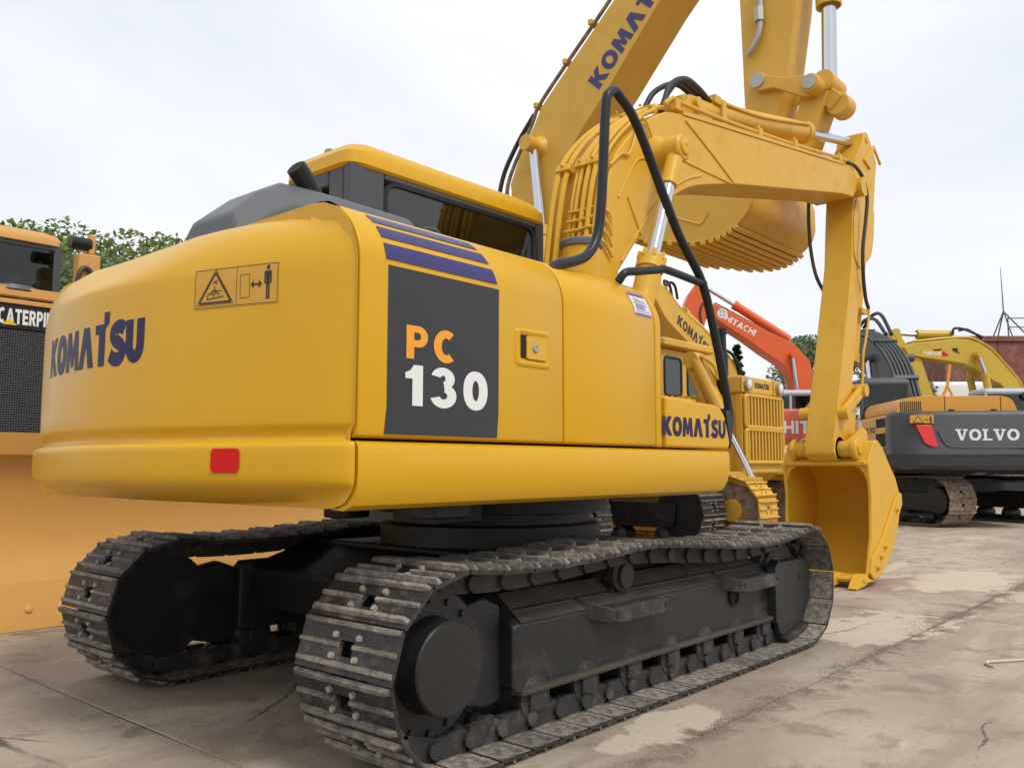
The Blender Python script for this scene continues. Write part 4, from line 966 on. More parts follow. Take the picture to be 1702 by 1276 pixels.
def tracks(parent, length, gauge, width, r, n=42, mats=None, yaw=0.0, dx=0.0):
    had = set(parent.children)
    lp = stadium(-length/2+r, length/2-r, r, .035)
    smh = shoe_mesh(sample_loop(lp, n)[1]/n, width, .033, True, mats)
    for sg in (-1, 1):
        yc = sg*gauge/2
        crawler_track(parent, lp, yc, width, n, smh, chain_mat=UDUST)
        m = MB(); m.prism(roundpoly([(-length/2+r*1.3,.22*r/.35),(length/2-r*1.2,.22*r/.35),(length/2-r*1.1,r*1.35),(-length/2+r*1.3,r*1.45)], .08, 3), yc-width*.22, yc+width*.22); m.build('track_frame', UNDER, parent, bevel=.02)
        m = MB(); m.lathe([(r*.9,-.05),(r*.9,.05),(r*.62,.07),(r*.55,.17),(.02,.18)], (-length/2+r, yc, .035+r), (0, sg, 0), 28); m.build('final_drive', UNDER, parent)
        m = MB(); m.lathe([(r*.86,-.06),(r*.86,.06),(r*.5,.11),(.02,.12)], (length/2-r, yc, .035+r), (0, sg, 0), 28); m.build('idler', UNDER, parent)
        for k in range(6):
            x = -length/2+1.6*r+(length-3.2*r)*k/5; m = MB(); m.lathe([(.05,-.2),(.12,-.12),(.12,.12),(.05,.2)], (x, yc, .16), (0, 1, 0), 14); m.build('track_roller', UNDER, parent)
    m = MB(); m.bb(-.8, .8, -gauge/2, gauge/2, r*1.3, r*2.0); m.lathe([(.75,0),(.75,.35),(.8,.36),(.8,.45)], (0, 0, r*2), (0, 0, 1), 32); m.build('centre_frame', UNDER, parent, bevel=.03)
    for o in parent.children:
        if o not in had: o.rotation_euler = (0, 0, yaw); o.location = (dx, 0, 0)
def cab_bg(parent, x0, x1, y0, y1, z0, z1, frame, glass=None, roof=None):
    m = MB(); t = .07
    for x in (x0, x1-t):
        for y in (y0, y1-t): m.bb(x, x+t, y, y+t, z0, z1)
    m.bb((x0+x1)/2-.1, (x0+x1)/2-.02, y1-t, y1, z0, z1)
    m.bb(x0+.004, x1-.004, y0+.004, y1-.004, z1-.10, z1-.02); m.bb(x0+.004, x1-.004, y0+.004, y1-.004, z0-.02, z0+(z1-z0)*.18)
    c = m.build('cab', frame, parent, bevel=.02)
    m = MB(); m.loft([[(x, y, z) for x, y in roundpoly([(x0-.02+i, y0-.02+i), (x1+.02-i, y0-.02+i), (x1+.02-i, y1+.02-i), (x0-.02+i, y1+.02-i)], .12, 4)] for i, z in ((0, z1-.05), (0, z1), (.03, z1+.05), (.10, z1+.08))]); m.build('roof', roof or frame, c)
    zb = z0+(z1-z0)*.18
    for pts in ([(x0+t, y1-.02, zb), (x1-t, y1-.02, zb), (x1-t, y1-.02, z1-.1), (x0+t, y1-.02, z1-.1)], [(x0+t, y0+.02, zb), (x1-t, y0+.02, zb), (x1-t, y0+.02, z1-.1), (x0+t, y0+.02, z1-.1)],
                [(x0+.02, y0+t, zb), (x0+.02, y1-t, zb), (x0+.02, y1-t, z1-.1), (x0+.02, y0+t, z1-.1)], [(x1-.02, y0+t, zb), (x1-.02, y1-t, zb), (x1-.02, y1-t, z1-.1), (x1-.02, y0+t, z1-.1)]):
        pane('window_pane', pts, glass or GLASSD, c, 0)
    m = MB(); m.bb(x0+.25, x0+.65, y0+.25, y1-.25, zb-.1, zb+.12); m.bb(x0+.2, x0+.33, y0+.25, y1-.25, zb+.1, zb+.6); m.build('seat', CABI, c, bevel=.04)
    return c
def boxround(name, x0, x1, y0, y1, z0, z1, material, parent, rad=.15, bevel=.05):
    m = MB(); m.prism(roundpoly([(y0, z0), (y1, z0), (y1, z1), (y0, z1)], [.02, .02, rad, rad], 5), x0, x1, 'x'); return m.build(name, material, parent, bevel=bevel, seg=3)

# ---- big yellow excavator whose boom rises behind the cab
K2 = thing('excavator', 'taller yellow excavator whose raised boom and toothed bucket rise behind the cab', 'excavator', (5.0, 3.4, 0), R(-90))
tracks(K2, 4.75, 2.55, .60, .44, 44, dx=-.92)
boxround('body', -2.6, .2, -1.35, 1.35, 1.15, 2.1, YEL, K2); boxround('counterweight', -3.8, -2.61, -1.4, 1.4, 1.12, 2.15, YEL, K2, .25, .12)
cab_bg(K2, -1.5, .2, .45, 1.4, 1.3, 2.95, CABG, GLASS, YEL)
m = MB(); m.prism([(.30,1.9),(.22,3.6),(.15,4.50),(.28,4.75),(.53,5.13),(1.04,5.66),(1.74,6.45),(2.3,7.0),(2.85,7.30),(3.0,7.45),(2.95,7.62),(2.7,7.72),(2.1,7.55),(1.60,7.22),(1.07,6.68),(.33,6.02),(-.06,5.66),(-.17,5.46),(-.42,5.10),(-.58,4.76),(-.50,4.2),(-.32,3.2),(-.15,1.9)], -.30, .30)
kb = m.build('boom', YEL_B, K2, bevel=.015)
lh = .235; ltw = textwidth('KOMW+SU', lh, .07, .28, .97); ld = Vector((.72,0,.75)).normalized(); lo = Vector((.93,-.302,5.70))-ld*.10
lettering('lettering', 'KOMW+SU', lh, flatmap(lo, ld, Vector((-ld.z,0,ld.x))), BLUE, kb, .07, .28, .97)
ppts = [(-.60,4.3),(-.65,4.78),(-.24,5.48),(-.12,5.70),(.28,6.08),(1.02,6.74),(1.55,7.28),(2.1,7.62)]
for yy, off in ((-.27,0.0),(-.22,.05),(-.12,.02),(0,.03),(.12,.03)):
    m = MB(); m.tube(smoothpts([(x-off*.7, yy, z+off*.6) for x, z in ppts], 5), .024, 8); m.build('hydraulic_pipe', YEL_B if yy > -.2 else RUSTYT if yy < -.25 else YEL_B, kb)
for x, z in ((-.13,5.68),(.35,6.12),(.75,6.50)):
    m = MB(); m.box((x-.02, -.20, z+.04), (.06, .22, .07)); m.build('pipe_clamp', YEL_B, kb, bevel=.012)
m = MB(); m.tube(smoothpts([(-.20,-.26,5.62),(-.48,-.28,5.28),(-.72,-.30,4.85),(-.80,-.30,4.3),(-.70,-.28,3.6)], 6), .03, 10); m.build('hydraulic_hose', RUBBER, kb)
m = MB(); m.cyl((-.10,-.46,5.14),(-.10,.46,5.14),.095,n=24); m.lathe([(.15,0),(.11,.06),(.095,.08)], (-.10,-.30,5.14), (0,-1,0), 24); m.build('cylinder_boss', YEL_B, kb)
m = MB(); m.cyl((-.10,-.478,5.14),(-.10,-.45,5.14),.078,n=20); m.build('pin_cap', PINF, kb)
for yy in (-.40, .40): ram(K2, (.20,yy,2.0), (.02,yy,4.05), (-.10,yy,5.14), .105, .065, YEL_B, 'boom_cylinder')
m = MB(); m.prism([(2.62,7.75),(2.67,6.15),(2.70,4.85),(2.70,4.35),(2.80,4.25),(2.93,4.25),(3.0,4.35),(3.06,4.70),(3.18,5.07),(3.32,5.91),(3.40,6.7),(3.30,7.6),(3.05,8.0),(2.8,8.0)], -.20, .20); ka = m.build('arm', YEL_B, K2, bevel=.02)
m = MB(); m.cyl((2.90,-.325,5.13),(2.90,-.20,5.13),.080,n=24); m.build('pin_cap', PINF, ka)
m = MB(); m.tube(smoothpts([(2.93,-.24,6.25),(2.93,-.245,5.85),(2.91,-.25,5.66),(2.83,-.26,5.52),(2.77,-.26,5.46)], 5), .032, 10); m.cyl((2.92,-.25,5.95),(2.92,-.25,5.80),.055,n=6); m.build('valve_pipe', PINM, ka)
for y0, y1 in ((-.30,-.23), (.23,.30)):
    m = MB(); m.prism(roundpoly([(2.80,5.14),(2.88,5.02),(3.08,5.0),(3.40,4.80),(3.54,4.86),(3.50,5.02),(3.20,5.08),(3.0,5.16),(2.89,5.25)], .05, 3), y0, y1); m.build('side_link', YEL_B, K2, bevel=.012)
m = MB(); bar(m, (3.48,0,4.92), (3.18,0,4.2), .26, .34); m.cyl((3.48,-.36,4.92),(3.48,.36,4.92),.095,n=20); m.cyl((3.66,-.11,4.73),(3.66,.11,4.73),.12,n=20); m.cyl((3.18,-.36,4.2),(3.18,.36,4.2),.10,n=20); bar(m, (3.48,0,4.92), (3.66,0,4.73), .18, .26); m.build('bucket_link', YEL_B, K2, bevel=.015)
m = MB(); m.cyl((3.48,-.375,4.92),(3.48,-.36,4.92),.07,n=20); m.build('pin_cap', PINF, K2)
ram(K2, (3.55,0,7.4), (3.57,0,5.83), (3.55,0,4.98), .115, .075, YEL_B, 'bucket_cylinder')
bs = [(1.35,3.72),(1.62,3.55),(1.91,3.49),(2.2,3.41),(2.45,3.385),(2.62,3.40),(2.75,3.45),(2.87,3.52),(2.96,3.61),(3.0,3.73),(3.0,3.95),(2.95,4.15),(2.80,4.30),(2.60,4.35),(2.0,4.25),(1.4,3.95)]
m = MB(); m.prism(bs, -.72, -.68); kbu = m.build('bucket', YEL_B, K2, bevel=.008)
m = MB(); m.prism(bs, .86, .90); m.build('bucket_side', YEL_B, kbu, bevel=.008)
m = MB(); m.tube(smoothpts([(1.70,-.725,3.95),(2.1,-.725,3.72),(2.36,-.725,3.60),(2.44,-.725,3.58),(2.52,-.725,3.68)], 5), .010, 6); m.build('weld_bead', YEL_B, kbu)
m = MB(); cv = smoothpts([(p[0], p[1]) for p in bs[:13]], 3); rings = []
for i, p in enumerate(cv):
    a, b = cv[max(i-1, 0)], cv[min(i+1, len(cv)-1)]; t = (b-a).normalized(); n_ = Vector((-t.y, t.x))
    q = p+n_*.03; rings.append([(p.x, -.68, p.y), (p.x, .86, p.y), (q.x, .86, q.y), (q.x, -.68, q.y)])
m.loft(rings); m.build('bucket_shell', YEL_B, kbu)
for i in range(1, 28, 1):
    t_ = i/28*(len(cv)-16); p = cv[min(int(t_), len(cv)-2)].lerp(cv[min(int(t_)+1, len(cv)-1)], t_-int(t_))
    if i % 2: continue
    a, b = cv[max(int(t_)-1, 0)], cv[min(int(t_)+2, len(cv)-1)]; tt = (b-a).normalized(); n_ = Vector((tt.y, -tt.x))
    m = MB(); c0 = p+n_*.012; M_ = Matrix(((tt.x, 0, n_.x), (0, 1, 0), (tt.y, 0, n_.y)))
    m.box((c0.x, .09, c0.y), (.05, 1.66, .05), M_); m.build('wear_strip', YEL_B, kbu, bevel=.008)
for k in range(5):
    yy = -.55+k*.275; m = MB(); m.loft([[(1.62,yy-.06,3.62),(1.62,yy+.06,3.62),(1.60,yy+.06,3.52),(1.60,yy-.06,3.52)], [(1.32,yy-.03,3.78),(1.32,yy+.03,3.78),(1.30,yy+.03,3.75),(1.30,yy-.03,3.75)]]); m.build('bucket_tooth', YEL_B, kbu)

# ---- tan bulldozer, far left: wide blade, black grille, cab
D6 = thing('bulldozer', 'tan bulldozer with a wide smooth blade, black grille and grey cab', 'bulldozer', (-.86, 5.0, 0), R(-90))
m = MB(); bp = smoothpts([(2.06,.30),(1.98,.50),(1.95,.72),(1.98,.95),(2.06,1.13)], 5)
prof_ = [tuple(p) for p in bp]+[(2.10,1.145),(2.13,1.29),(2.06,1.29),(1.96,1.12),(1.86,.95),(1.83,.7),(1.88,.45),(1.98,.28)]
m.prism(prof_, -2.05, 2.05); bd = m.build('blade', CATY, D6, sharp=20)
m = MB(); m.prism([(2.165,.0),(2.065,.305),(2.03,.30),(2.13,.0)], -2.06, 2.06); ce = m.build('cutting_edge', CATY, bd, bevel=.004)
for k in range(20):
    y = -1.94+k*.204; m = MB(); m.lathe([(.024,0),(.024,.008),(.012,.012),(.004,.013)], (2.125, y, .13), (.95, 0, .31), 10); m.build('blade_bolt', CATY, ce)
for sg in (-1, 1):
    m = MB(); bar(m, (1.9, sg*1.5, .45), (-.9, sg*1.45, .5), .28, .18); m.build('push_arm', CATY, D6, bevel=.02)
m = MB(); m.loft([[(x, y, z) for y, z in ((-.47,.9),(.47,.9),(.47,2.30),(-.47,2.30))] for x in (-.5, .66)]); hood = m.build('hood', CATY, D6, bevel=.03)
def perforated():
    mt = bpy.data.materials.new('perforated_black_grille'); mt.use_nodes = True; n, l = mt.node_tree.nodes, mt.node_tree.links
    b = n['Principled BSDF']; b.inputs['Roughness'].default_value = .45
    tc = n.new('ShaderNodeTexCoord'); vo = n.new('ShaderNodeTexVoronoi'); vo.inputs['Scale'].default_value = 52; vo.inputs['Randomness'].default_value = .15
    l.new(tc.outputs['Object'], vo.inputs['Vector']); rp_ = n.new('ShaderNodeValToRGB')
    rp_.color_ramp.elements[0].position = .34; rp_.color_ramp.elements[0].color = (.004, .004, .005, 1); rp_.color_ramp.elements[1].position = .46; rp_.color_ramp.elements[1].color = (.028, .029, .032, 1)
    l.new(vo.outputs['Distance'], rp_.inputs['Fac']); l.new(rp_.outputs['Color'], b.inputs['Base Color'])
    bpn = n.new('ShaderNodeBump'); bpn.inputs['Strength'].default_value = .8; bpn.inputs['Distance'].default_value = .02; l.new(vo.outputs['Distance'], bpn.inputs['Height']); l.new(bpn.outputs['Normal'], b.inputs['Normal'])
    return mt
m = MB(); m.bb(.66, .70, -.46, .50, .95, 2.18); gl_ = m.build('grille', perforated(), D6, bevel=.01)
m = MB(); m.bb(.66, .705, -.46, .50, 2.181, 2.385); gb = m.build('grille_header', BLACK, D6, bevel=.006)
m = MB(); m.bb(.60, .72, -.49, .53, 2.386, 2.425); m.bb(.64,.71,.501,.53,.95,2.385); m.build('grille_trim', CATY, D6, bevel=.006)
ch = .125; lettering('lettering', 'CATERPILLAR', ch, flatmap((.7065,-.335,2.222), (0,1,0), (0,0,1)), LWHITE, gb, .05, .25, .50)
cx_ = -.335+.086; decal('yellow_triangle', [(cx_-.055,2.212),(cx_+.055,2.212),(cx_,2.268)], lambda u, v, l: (.7105+l, u, v), mat('yellow_mark', (.75,.5,.02), .5), gb)
m = MB()
for (x, z, w) in ((.30,2.52,.05),(.10,2.60,.04)):
    m.bb(x-.04, x+.04, -.48, .62, z, z+w)
m.prism(roundpoly([(.45,2.43),(.25,2.55),(-.1,2.62),(-.45,2.60),(-.45,2.43)], .05, 3), -.42, -.36); m.prism(roundpoly([(.45,2.43),(.25,2.55),(-.1,2.62),(-.45,2.60),(-.45,2.43)], .05, 3), .44, .50)
m.build('hood_guard', CATY, D6, bevel=.012)
m = MB(); m.lathe([(.20,0),(.22,.02),(.20,.06),(.05,.09)], (-.05,.0,2.60), (0,0,1), 24); m.build('precleaner_cap', GREYP, D6)
cab_bg(D6, -1.75, -.25, -.72, .50, 1.6, 3.20, CABG, GLASSD, CATY)
for yy in (.62,):
    m = MB(); m.bb(.10,.24,.46,.66,2.62,3.02); m.bb(.13,.21,.56,.62,3.02,3.22); ls = m.build('lift_cylinder', CATY, D6, bevel=.02)
    m = MB(); m.cyl((.17,.40,3.12),(.17,.58,3.12),.06,n=16); m.build('cylinder_trunnion', BLACK, ls)
    m = MB(); m.tube(smoothpts([(.26,.44,2.62),(.27,.45,2.80),(.27,.50,2.88),(.27,.57,2.82),(.27,.59,2.62)], 5), .022, 8); m.build('hydraulic_hose', BROWNH, ls)
    m = MB(); m.cyl((.17,.56,2.62),(1.2,.56,1.2),.045,n=14); m.build('piston_rod', CHROME, ls)
tracks(D6, 3.6, 1.9, .56, .42, 38)

# ---- yellow bulldozer with a slatted radiator front
D8 = thing('bulldozer', 'yellow bulldozer with two slatted radiator grilles and round headlamps', 'bulldozer', (7.8, 4.0, 0), R(-90))
m = MB(); m.bb(.7, 1.96, -.58, .58, .95, 2.06); m.build('hood', YEL_B, D8, bevel=.03)
m = MB(); m.bb(1.70, 2.0, -.63, .63, 2.06, 2.30); hb = m.build('lamp_housing', YEL_B, D8, bevel=.03)
m = MB(); m.bb(1.90, 2.0, -.61, .61, .98, 2.055); m.build('radiator_shell', YEL_B, D8, bevel=.01)
for z0, z1 in ((1.60, 2.03), (1.12, 1.565)):
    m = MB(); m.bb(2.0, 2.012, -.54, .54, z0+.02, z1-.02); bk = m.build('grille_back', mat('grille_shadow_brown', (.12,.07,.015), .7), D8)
    fo = roundpoly([(-.58,z0),(.58,z0),(.58,z1),(-.58,z1)], .05, 4); m = MB(); m.tube([(2.035, y, z) for y, z in fo]+[(2.035,)+tuple(fo[0])], .028, 8); fr_ = m.build('grille_frame', YEL_B, D8)
    for k in range(11):
        y = -.50+k*.10; m = MB(); m.box((2.030, y, (z0+z1)/2), (.035, .038, z1-z0-.03)); m.build('grille_slat', YEL_B, fr_)
for y in (-.50, .50):
    m = MB(); m.bb(2.0, 2.02, y-.13, y+.13, 2.07, 2.29); m.build('lamp_surround', YEL_B, hb, bevel=.008)
    m = MB(); m.lathe([(.088,0),(.092,.05),(.078,.055)], (2.02, y, 2.18), (1,0,0), 20); lp_ = m.build('headlamp', PINM, hb); m = MB(); m.lathe([(.078,.045),(.06,.062),(.02,.07)], (2.02, y, 2.18), (1,0,0), 20); m.build('lamp_lens', LAMP, lp_)
lettering('lettering', 'KOMW+SU', .075, flatmap((2.002,-.20,2.15), (0,1,0), (0,0,1)), LBLACK, hb, .07, .3, .85)
m = MB(); m.prism([(.9,.98),(2.0,.98),(1.7,.78),(1.3,.62),(.9,.6)], -.55, .55); m.build('nose_guard', YEL_B, D8, bevel=.03)
m = MB(); m.cyl((1.55,-.28,2.06),(1.55,-.28,2.98),.065,n=18); m.cyl((1.55,-.28,2.06),(1.55,-.28,2.66),.085,n=18); m.cyl((1.55,-.28,2.94),(1.55,-.28,3.02),.085,n=18); m.build('exhaust_stack', BLACK, D8)
m = MB(); m.bb(-.9, .78, -.66, .66, 1.5, 2.80); dcab = m.build('cab', YEL_B, D8, bevel=.05, seg=3)
m = MB(); m.bb(-.98, .90, -.74, .74, 2.80, 2.92); m.build('roof', YEL_B, dcab, bevel=.03)
for x0, x1 in ((.06, .56), (-.72, -.06)):
    w8 = pane('window_pane', [(x, -.664, z) for x, z in roundpoly([(x0,2.08),(x1,2.08),(x1,2.66),(x0,2.66)], .10, 4)], mat('smoked_window', (.03,.05,.05), .12), dcab, .02)
for y0, y1 in ((-.58, -.10), (.08, .56)):
    pane('window_pane', [(.784, y, z) for y, z in roundpoly([(y0,2.10),(y1,2.10),(y1,2.66),(y0,2.66)], .09, 4)], mat('smoked_window', (.03,.05,.05), .12), dcab, .02)
m = MB(); m.cyl((1.35,-.66,2.55),(1.75,-.68,1.75),.10,n=18); m.cyl((1.25,-.64,2.45),(1.55,-.66,1.75),.065,n=14); m.cyl((1.30,-.75,2.55),(1.30,-.50,2.55),.12,n=18); m.tube(smoothpts([(1.45,-.70,2.6),(1.65,-.70,2.45),(1.72,-.70,2.25)], 4), .03, 8); m.build('lift_cylinder', YEL_B, D8)
for y0 in (-.72, .72):
    m = MB(); m.cyl((1.85,y0,1.55),(2.35,y0,.55),.045,n=14); m.cyl((2.33,y0-.06,.55),(2.33,y0+.06,.55),.09,n=14); m.build('piston_rod', LWHITE if False else CHROME, D8)
YSH = [YEL_B, YEL_B, RUSTYT]
lp = stadium(-1.6, 2.05, .45, .05); smy = shoe_mesh(sample_loop(lp, 38)[1]/38, .52, .05, True, YSH)
for sg in (-1, 1):
    yc = sg*.93; crawler_track(D8, lp, yc, .52, 38, smy, chain_mat=YEL_B)
    m = MB(); m.lathe([(.36,-.08),(.40,-.07),(.40,.07),(.34,.09),(.20,.10),(.02,.11)], (2.05, yc, .5), (0, sg, 0), 32); il = m.build('idler', RUSTYT, D8); m = MB(); m.lathe([(.15,.10),(.15,.16),(.13,.18),(.02,.18)], (2.05, yc, .5), (0, sg, 0), 24); m.build('hub', YEL_B, il)
    m = MB(); m.lathe([(.36,-.08),(.36,.08),(.2,.14),(.02,.15)], (-1.6, yc, .5), (0, sg, 0), 24); m.build('sprocket', YEL_B, D8)
    m = MB(); m.bb(-1.3, 1.75, yc-.12, yc+.12, .28, .66); m.build('track_frame', YEL_B, D8, bevel=.03)

# ---- machines seen in profile further back; drawing grid -> metres
def grid(pts, ox, k): return [((ox-x)*k, 1.068+(774-y)*k) for x, y in pts]
HD = YAW+math.pi/2
def profile_excavator(label, loc, ox, k, boom_px, arm_px, boompaint, bodypaint, width=2.7, cab=True, bw=.6, tail=2.7, ztop=2.3, cabpaint=CABG, cabz=2.75, cabx=(.1, 1.6)):
    T = thing('excavator', label, 'excavator', loc, HD)
    tracks(T, 4.2, width-.5, .55, .42, 40)
    boxround('body', -1.6, 1.2, -width/2, width/2, 1.15, ztop, bodypaint, T); boxround('counterweight', -tail, -1.61, -width/2, width/2, 1.12, ztop+.05, bodypaint, T, .25, .12)
    if cab: cab_bg(T, cabx[0], cabx[1], width/2-.98, width/2-.02, 1.35, cabz, cabpaint, GLASSD, cabpaint)
    b = grid(boom_px, ox, k); m = MB(); m.prism(b, -bw/2, bw/2); bo = m.build('boom', boompaint, T, bevel=.03)
    a = grid(arm_px, ox, k); m = MB(); m.prism(a, -bw*.36, bw*.36); ar = m.build('arm', boompaint, T, bevel=.02)
    return T, bo, ar
def G(ox, k, y=0): return lambda x_, y_, yy=y: ((ox-x_)*k, yy, 1.068+(774-y_)*k)
# orange excavator
ho = 1335; hk = .018
T, bo, ar = profile_excavator('orange red excavator with its boom pointing away behind the dipper arm', (21.6, 7.2, 0), ho, hk,
    [(1181,509),(1190,505),(1212,516),(1249,535),(1277,551),(1320,572),(1345,600),(1353,640),(1356,690),(1322,690),(1325,660),(1313,624),(1296,604),(1268,585),(1240,564),(1189,530),(1178,519)],
    [(1164,466),(1172,468),(1177,498),(1180,520),(1172,545),(1150,600),(1130,650),(1112,660),(1118,620),(1137,545),(1136,522),(1147,490)], ORG, PINK, 3.0, True, .7, 3.0, 2.72, SILV, 3.15, (.0, 1.7))
q = G(ho, hk); ram(T, q(1318,563), q(1226,503), q(1174,470), .13, .06, ORG, 'arm_cylinder')
for yy in (-.42, .42): ram(T, q(1338,700,yy), q(1321,652,yy), q(1315,592,yy), .10, .055, ORG, 'boom_cylinder')
for k_ in range(3):
    m = MB(); m.tube(smoothpts([q(1192,502,.2-.15*k_), q(1249,533,.2-.15*k_), q(1300,560,.2-.15*k_), q(1340,590,.2-.15*k_), q(1357,630,.2-.15*k_)], 5), .02, 6); m.build('hydraulic_hose', RUBBER, bo)
m = MB(); m.tube(smoothpts([q(1183,512,.25), q(1172,504,.26), q(1166,520,.26), q(1168,540,.26), q(1160,552,.24)], 5), .035, 8); m.build('hydraulic_hose', BROWNH, ar)
hd_ = Vector((-.86,0,-.47)).normalized(); hup = Vector((-hd_.z,0,hd_.x))*-1 if False else Vector((-.50,0,.87)).normalized()
s0 = Vector(q(1205,533,.352)); lettering('lettering', 'HITACHI', .19, flatmap(s0+hd_*.0, hd_, hup), LWHITE, bo, .12, .2, .95)
m = MB(); c_ = Vector(q(1202,522,.352)); m.lathe([(.15,0),(.15,.006),(.105,.006),(.105,0)], c_, (0,1,0), 20); m.box((c_.x, c_.y+.003, c_.z), (.04,.006,.26)); m.box((c_.x, c_.y+.003, c_.z), (.26,.0065,.04)); m.build('emblem', LWHITE, bo)
lettering('lettering', 'HITACHI', .36, flatmap((1.02,1.502,1.98), (-1,0,0), (0,0,1)), LWHITE, T, .12, .22, .95)
m = MB(); m.bb(-1.5, 1.1, 1.49, 1.515, 1.80, 1.84); m.build('body_moulding', ORG, T)
m = MB(); m.bb(-1.2, -.05, .2, 1.3, 2.70, 2.95); m.build('engine_hood', GREYP, T, bevel=.08, seg=3)
# lemon yellow excavator on the right
so = 1690; sk = .0187
T, bo, ar = profile_excavator('lemon yellow excavator in profile with a silver cab', (27.0, 2.6, 0), so, sk,
    [(1500,577),(1518,570),(1560,566),(1589,563),(1608,564),(1627,570),(1646,583),(1664,604),(1687,632),(1706,672),(1710,700),(1672,700),(1672,660),(1660,640),(1640,630),(1619,615),(1599,605),(1533,595),(1508,590)],
    [(1483,552),(1487,547),(1496,550),(1504,566),(1531,596),(1551,664),(1556,700),(1532,700),(1525,664),(1500,600),(1486,572)], SUMY, SUMY, 2.7, True, .6, 2.6, 2.0, SILV, 3.30, (-.9, 1.65))
q = G(so, sk); ram(T, q(1588,554), q(1531,554), q(1492,552), .14, .07, SUMY, 'arm_cylinder')
for yy in (-.44, .44): ram(T, q(1640,690,yy), q(1629,622,yy), q(1619,591,yy), .11, .075, SUMY, 'boom_cylinder')
for k_ in range(5):
    yy = .24-.12*k_; m = MB(); m.tube(smoothpts([q(1700,655,yy), q(1689,630,yy), q(1666,601,yy), q(1648,580,yy), q(1628,567,yy), q(1608,560.5,yy), q(1570,562,yy), q(1520,567,yy)], 5), .04, 8); m.build('hydraulic_pipe', SUMY, bo)
m = MB(); m.tube(smoothpts([q(1586,556,.2), q(1588,546,.2), q(1598,545,.2), q(1612,549,.2), q(1636,560,.2)], 5), .04, 8); m.tube(smoothpts([q(1602,547,0), q(1615,545,0), q(1630,553,0), q(1640,562,0)], 5), .04, 8); m.build('hydraulic_hose', RUBBER, bo)
sd_ = Vector((-1,0,-.03)); lettering('lettering', 'SUMITOMO', .125, flatmap(Vector(q(1532.5,590.5,.302)), sd_, (-.03,0,1)), LWHITE, bo, .10, .24, .62)
for pts, mt_ in (([(1549,581),(1564,580),(1563,583),(1551,584)], LBLACK), ([(1563,587),(1566,583.5),(1571,588),(1575,590),(1571,593),(1564,592)], RED), ([(1581,579),(1591,579),(1590,584),(1594,589),(1589,587),(1582,584)], LBLACK)):
    g2 = grid(pts, so, sk); decal('boom_mark', g2, lambda u, v, l: (u, .303+l, v), mt_, bo)
m = MB(); ex_ = smoothpts([(.55,.9,2.6),(.55,.95,3.0),(.45,1.2,3.15),(.40,1.5,3.15)], 4); m.tube(ex_, .13, 14); m.build('exhaust_pipe', CHAR, T)
# yellow excavator behind the bulldozer
T = thing('excavator', 'yellow excavator whose long sloping boom shows above the slatted bulldozer', 'excavator', (14.7, 5.9, 0), R(180))
tracks(T, 3.2, 1.9, .5, .38, 36)
boxround('body', -1.0, .9, -1.0, 1.0, .95, 1.55, YEL_B, T); boxround('counterweight', -1.3, -1.01, -1.0, 1.0, .95, 1.5, YEL_B, T, .25, .12)
m = MB(); m.prism([(3.78,4.66),(3.60,4.72),(3.45,4.62),(2.77,4.24),(1.9,3.96),(1.3,3.71),(.75,3.45),(.45,3.18),(.30,2.4),(.20,1.45),(.90,1.45),(1.05,2.4),(1.2,2.85),(1.55,3.06),(2.21,3.46),(3.28,3.92),(3.5,4.05),(3.87,4.40)], -.30, .30); bo = m.build('boom', YEL_B, T, bevel=.02)
m = MB(); m.prism([(3.5,4.9),(3.75,4.95),(3.9,4.6),(4.3,3.4),(4.55,2.2),(4.4,2.1),(4.1,3.0),(3.6,4.2)], -.2, .2); m.build('arm', YEL_B, T, bevel=.02)
ram(T, (1.0,0,3.80), (2.3,0,4.30), (3.55,0,4.82), .13, .05, YEL_B, 'arm_cylinder')
yt = [Vector(p) for p in ((3.45,4.62),(2.77,4.24),(1.9,3.96),(1.3,3.71),(.75,3.45),(.45,3.18),(.30,2.4))]
for yy in (.26, .18, -.10, -.2):
    m = MB(); m.tube(smoothpts([(p.x-.03, yy, p.y+.04) for p in yt], 5), .028, 8); m.build('hydraulic_pipe', YEL_B, bo)
m = MB(); m.tube(smoothpts([(1.1,.33,3.62),(.75,.34,3.55),(.40,.34,3.30),(.22,.33,2.9)], 5), .035, 8); m.build('hydraulic_hose', RUBBER, bo)
for k_ in (.12, -.10):
    m = MB(); m.tube(smoothpts([(3.3,.2+k_*.3,4.62),(3.2+k_,.2,4.80),(3.0+k_,.2,4.76),(2.9+k_,.2,4.5)], 5), .03, 8); m.build('hydraulic_hose', RUBBER, bo)
ybd = Vector((-.93,0,-.38)).normalized(); lettering('lettering', 'KOMW+SU', .22, flatmap((3.02,.302,3.95), ybd, (-.38,0,.93)), LBROWN, bo, .08, .28, .9)

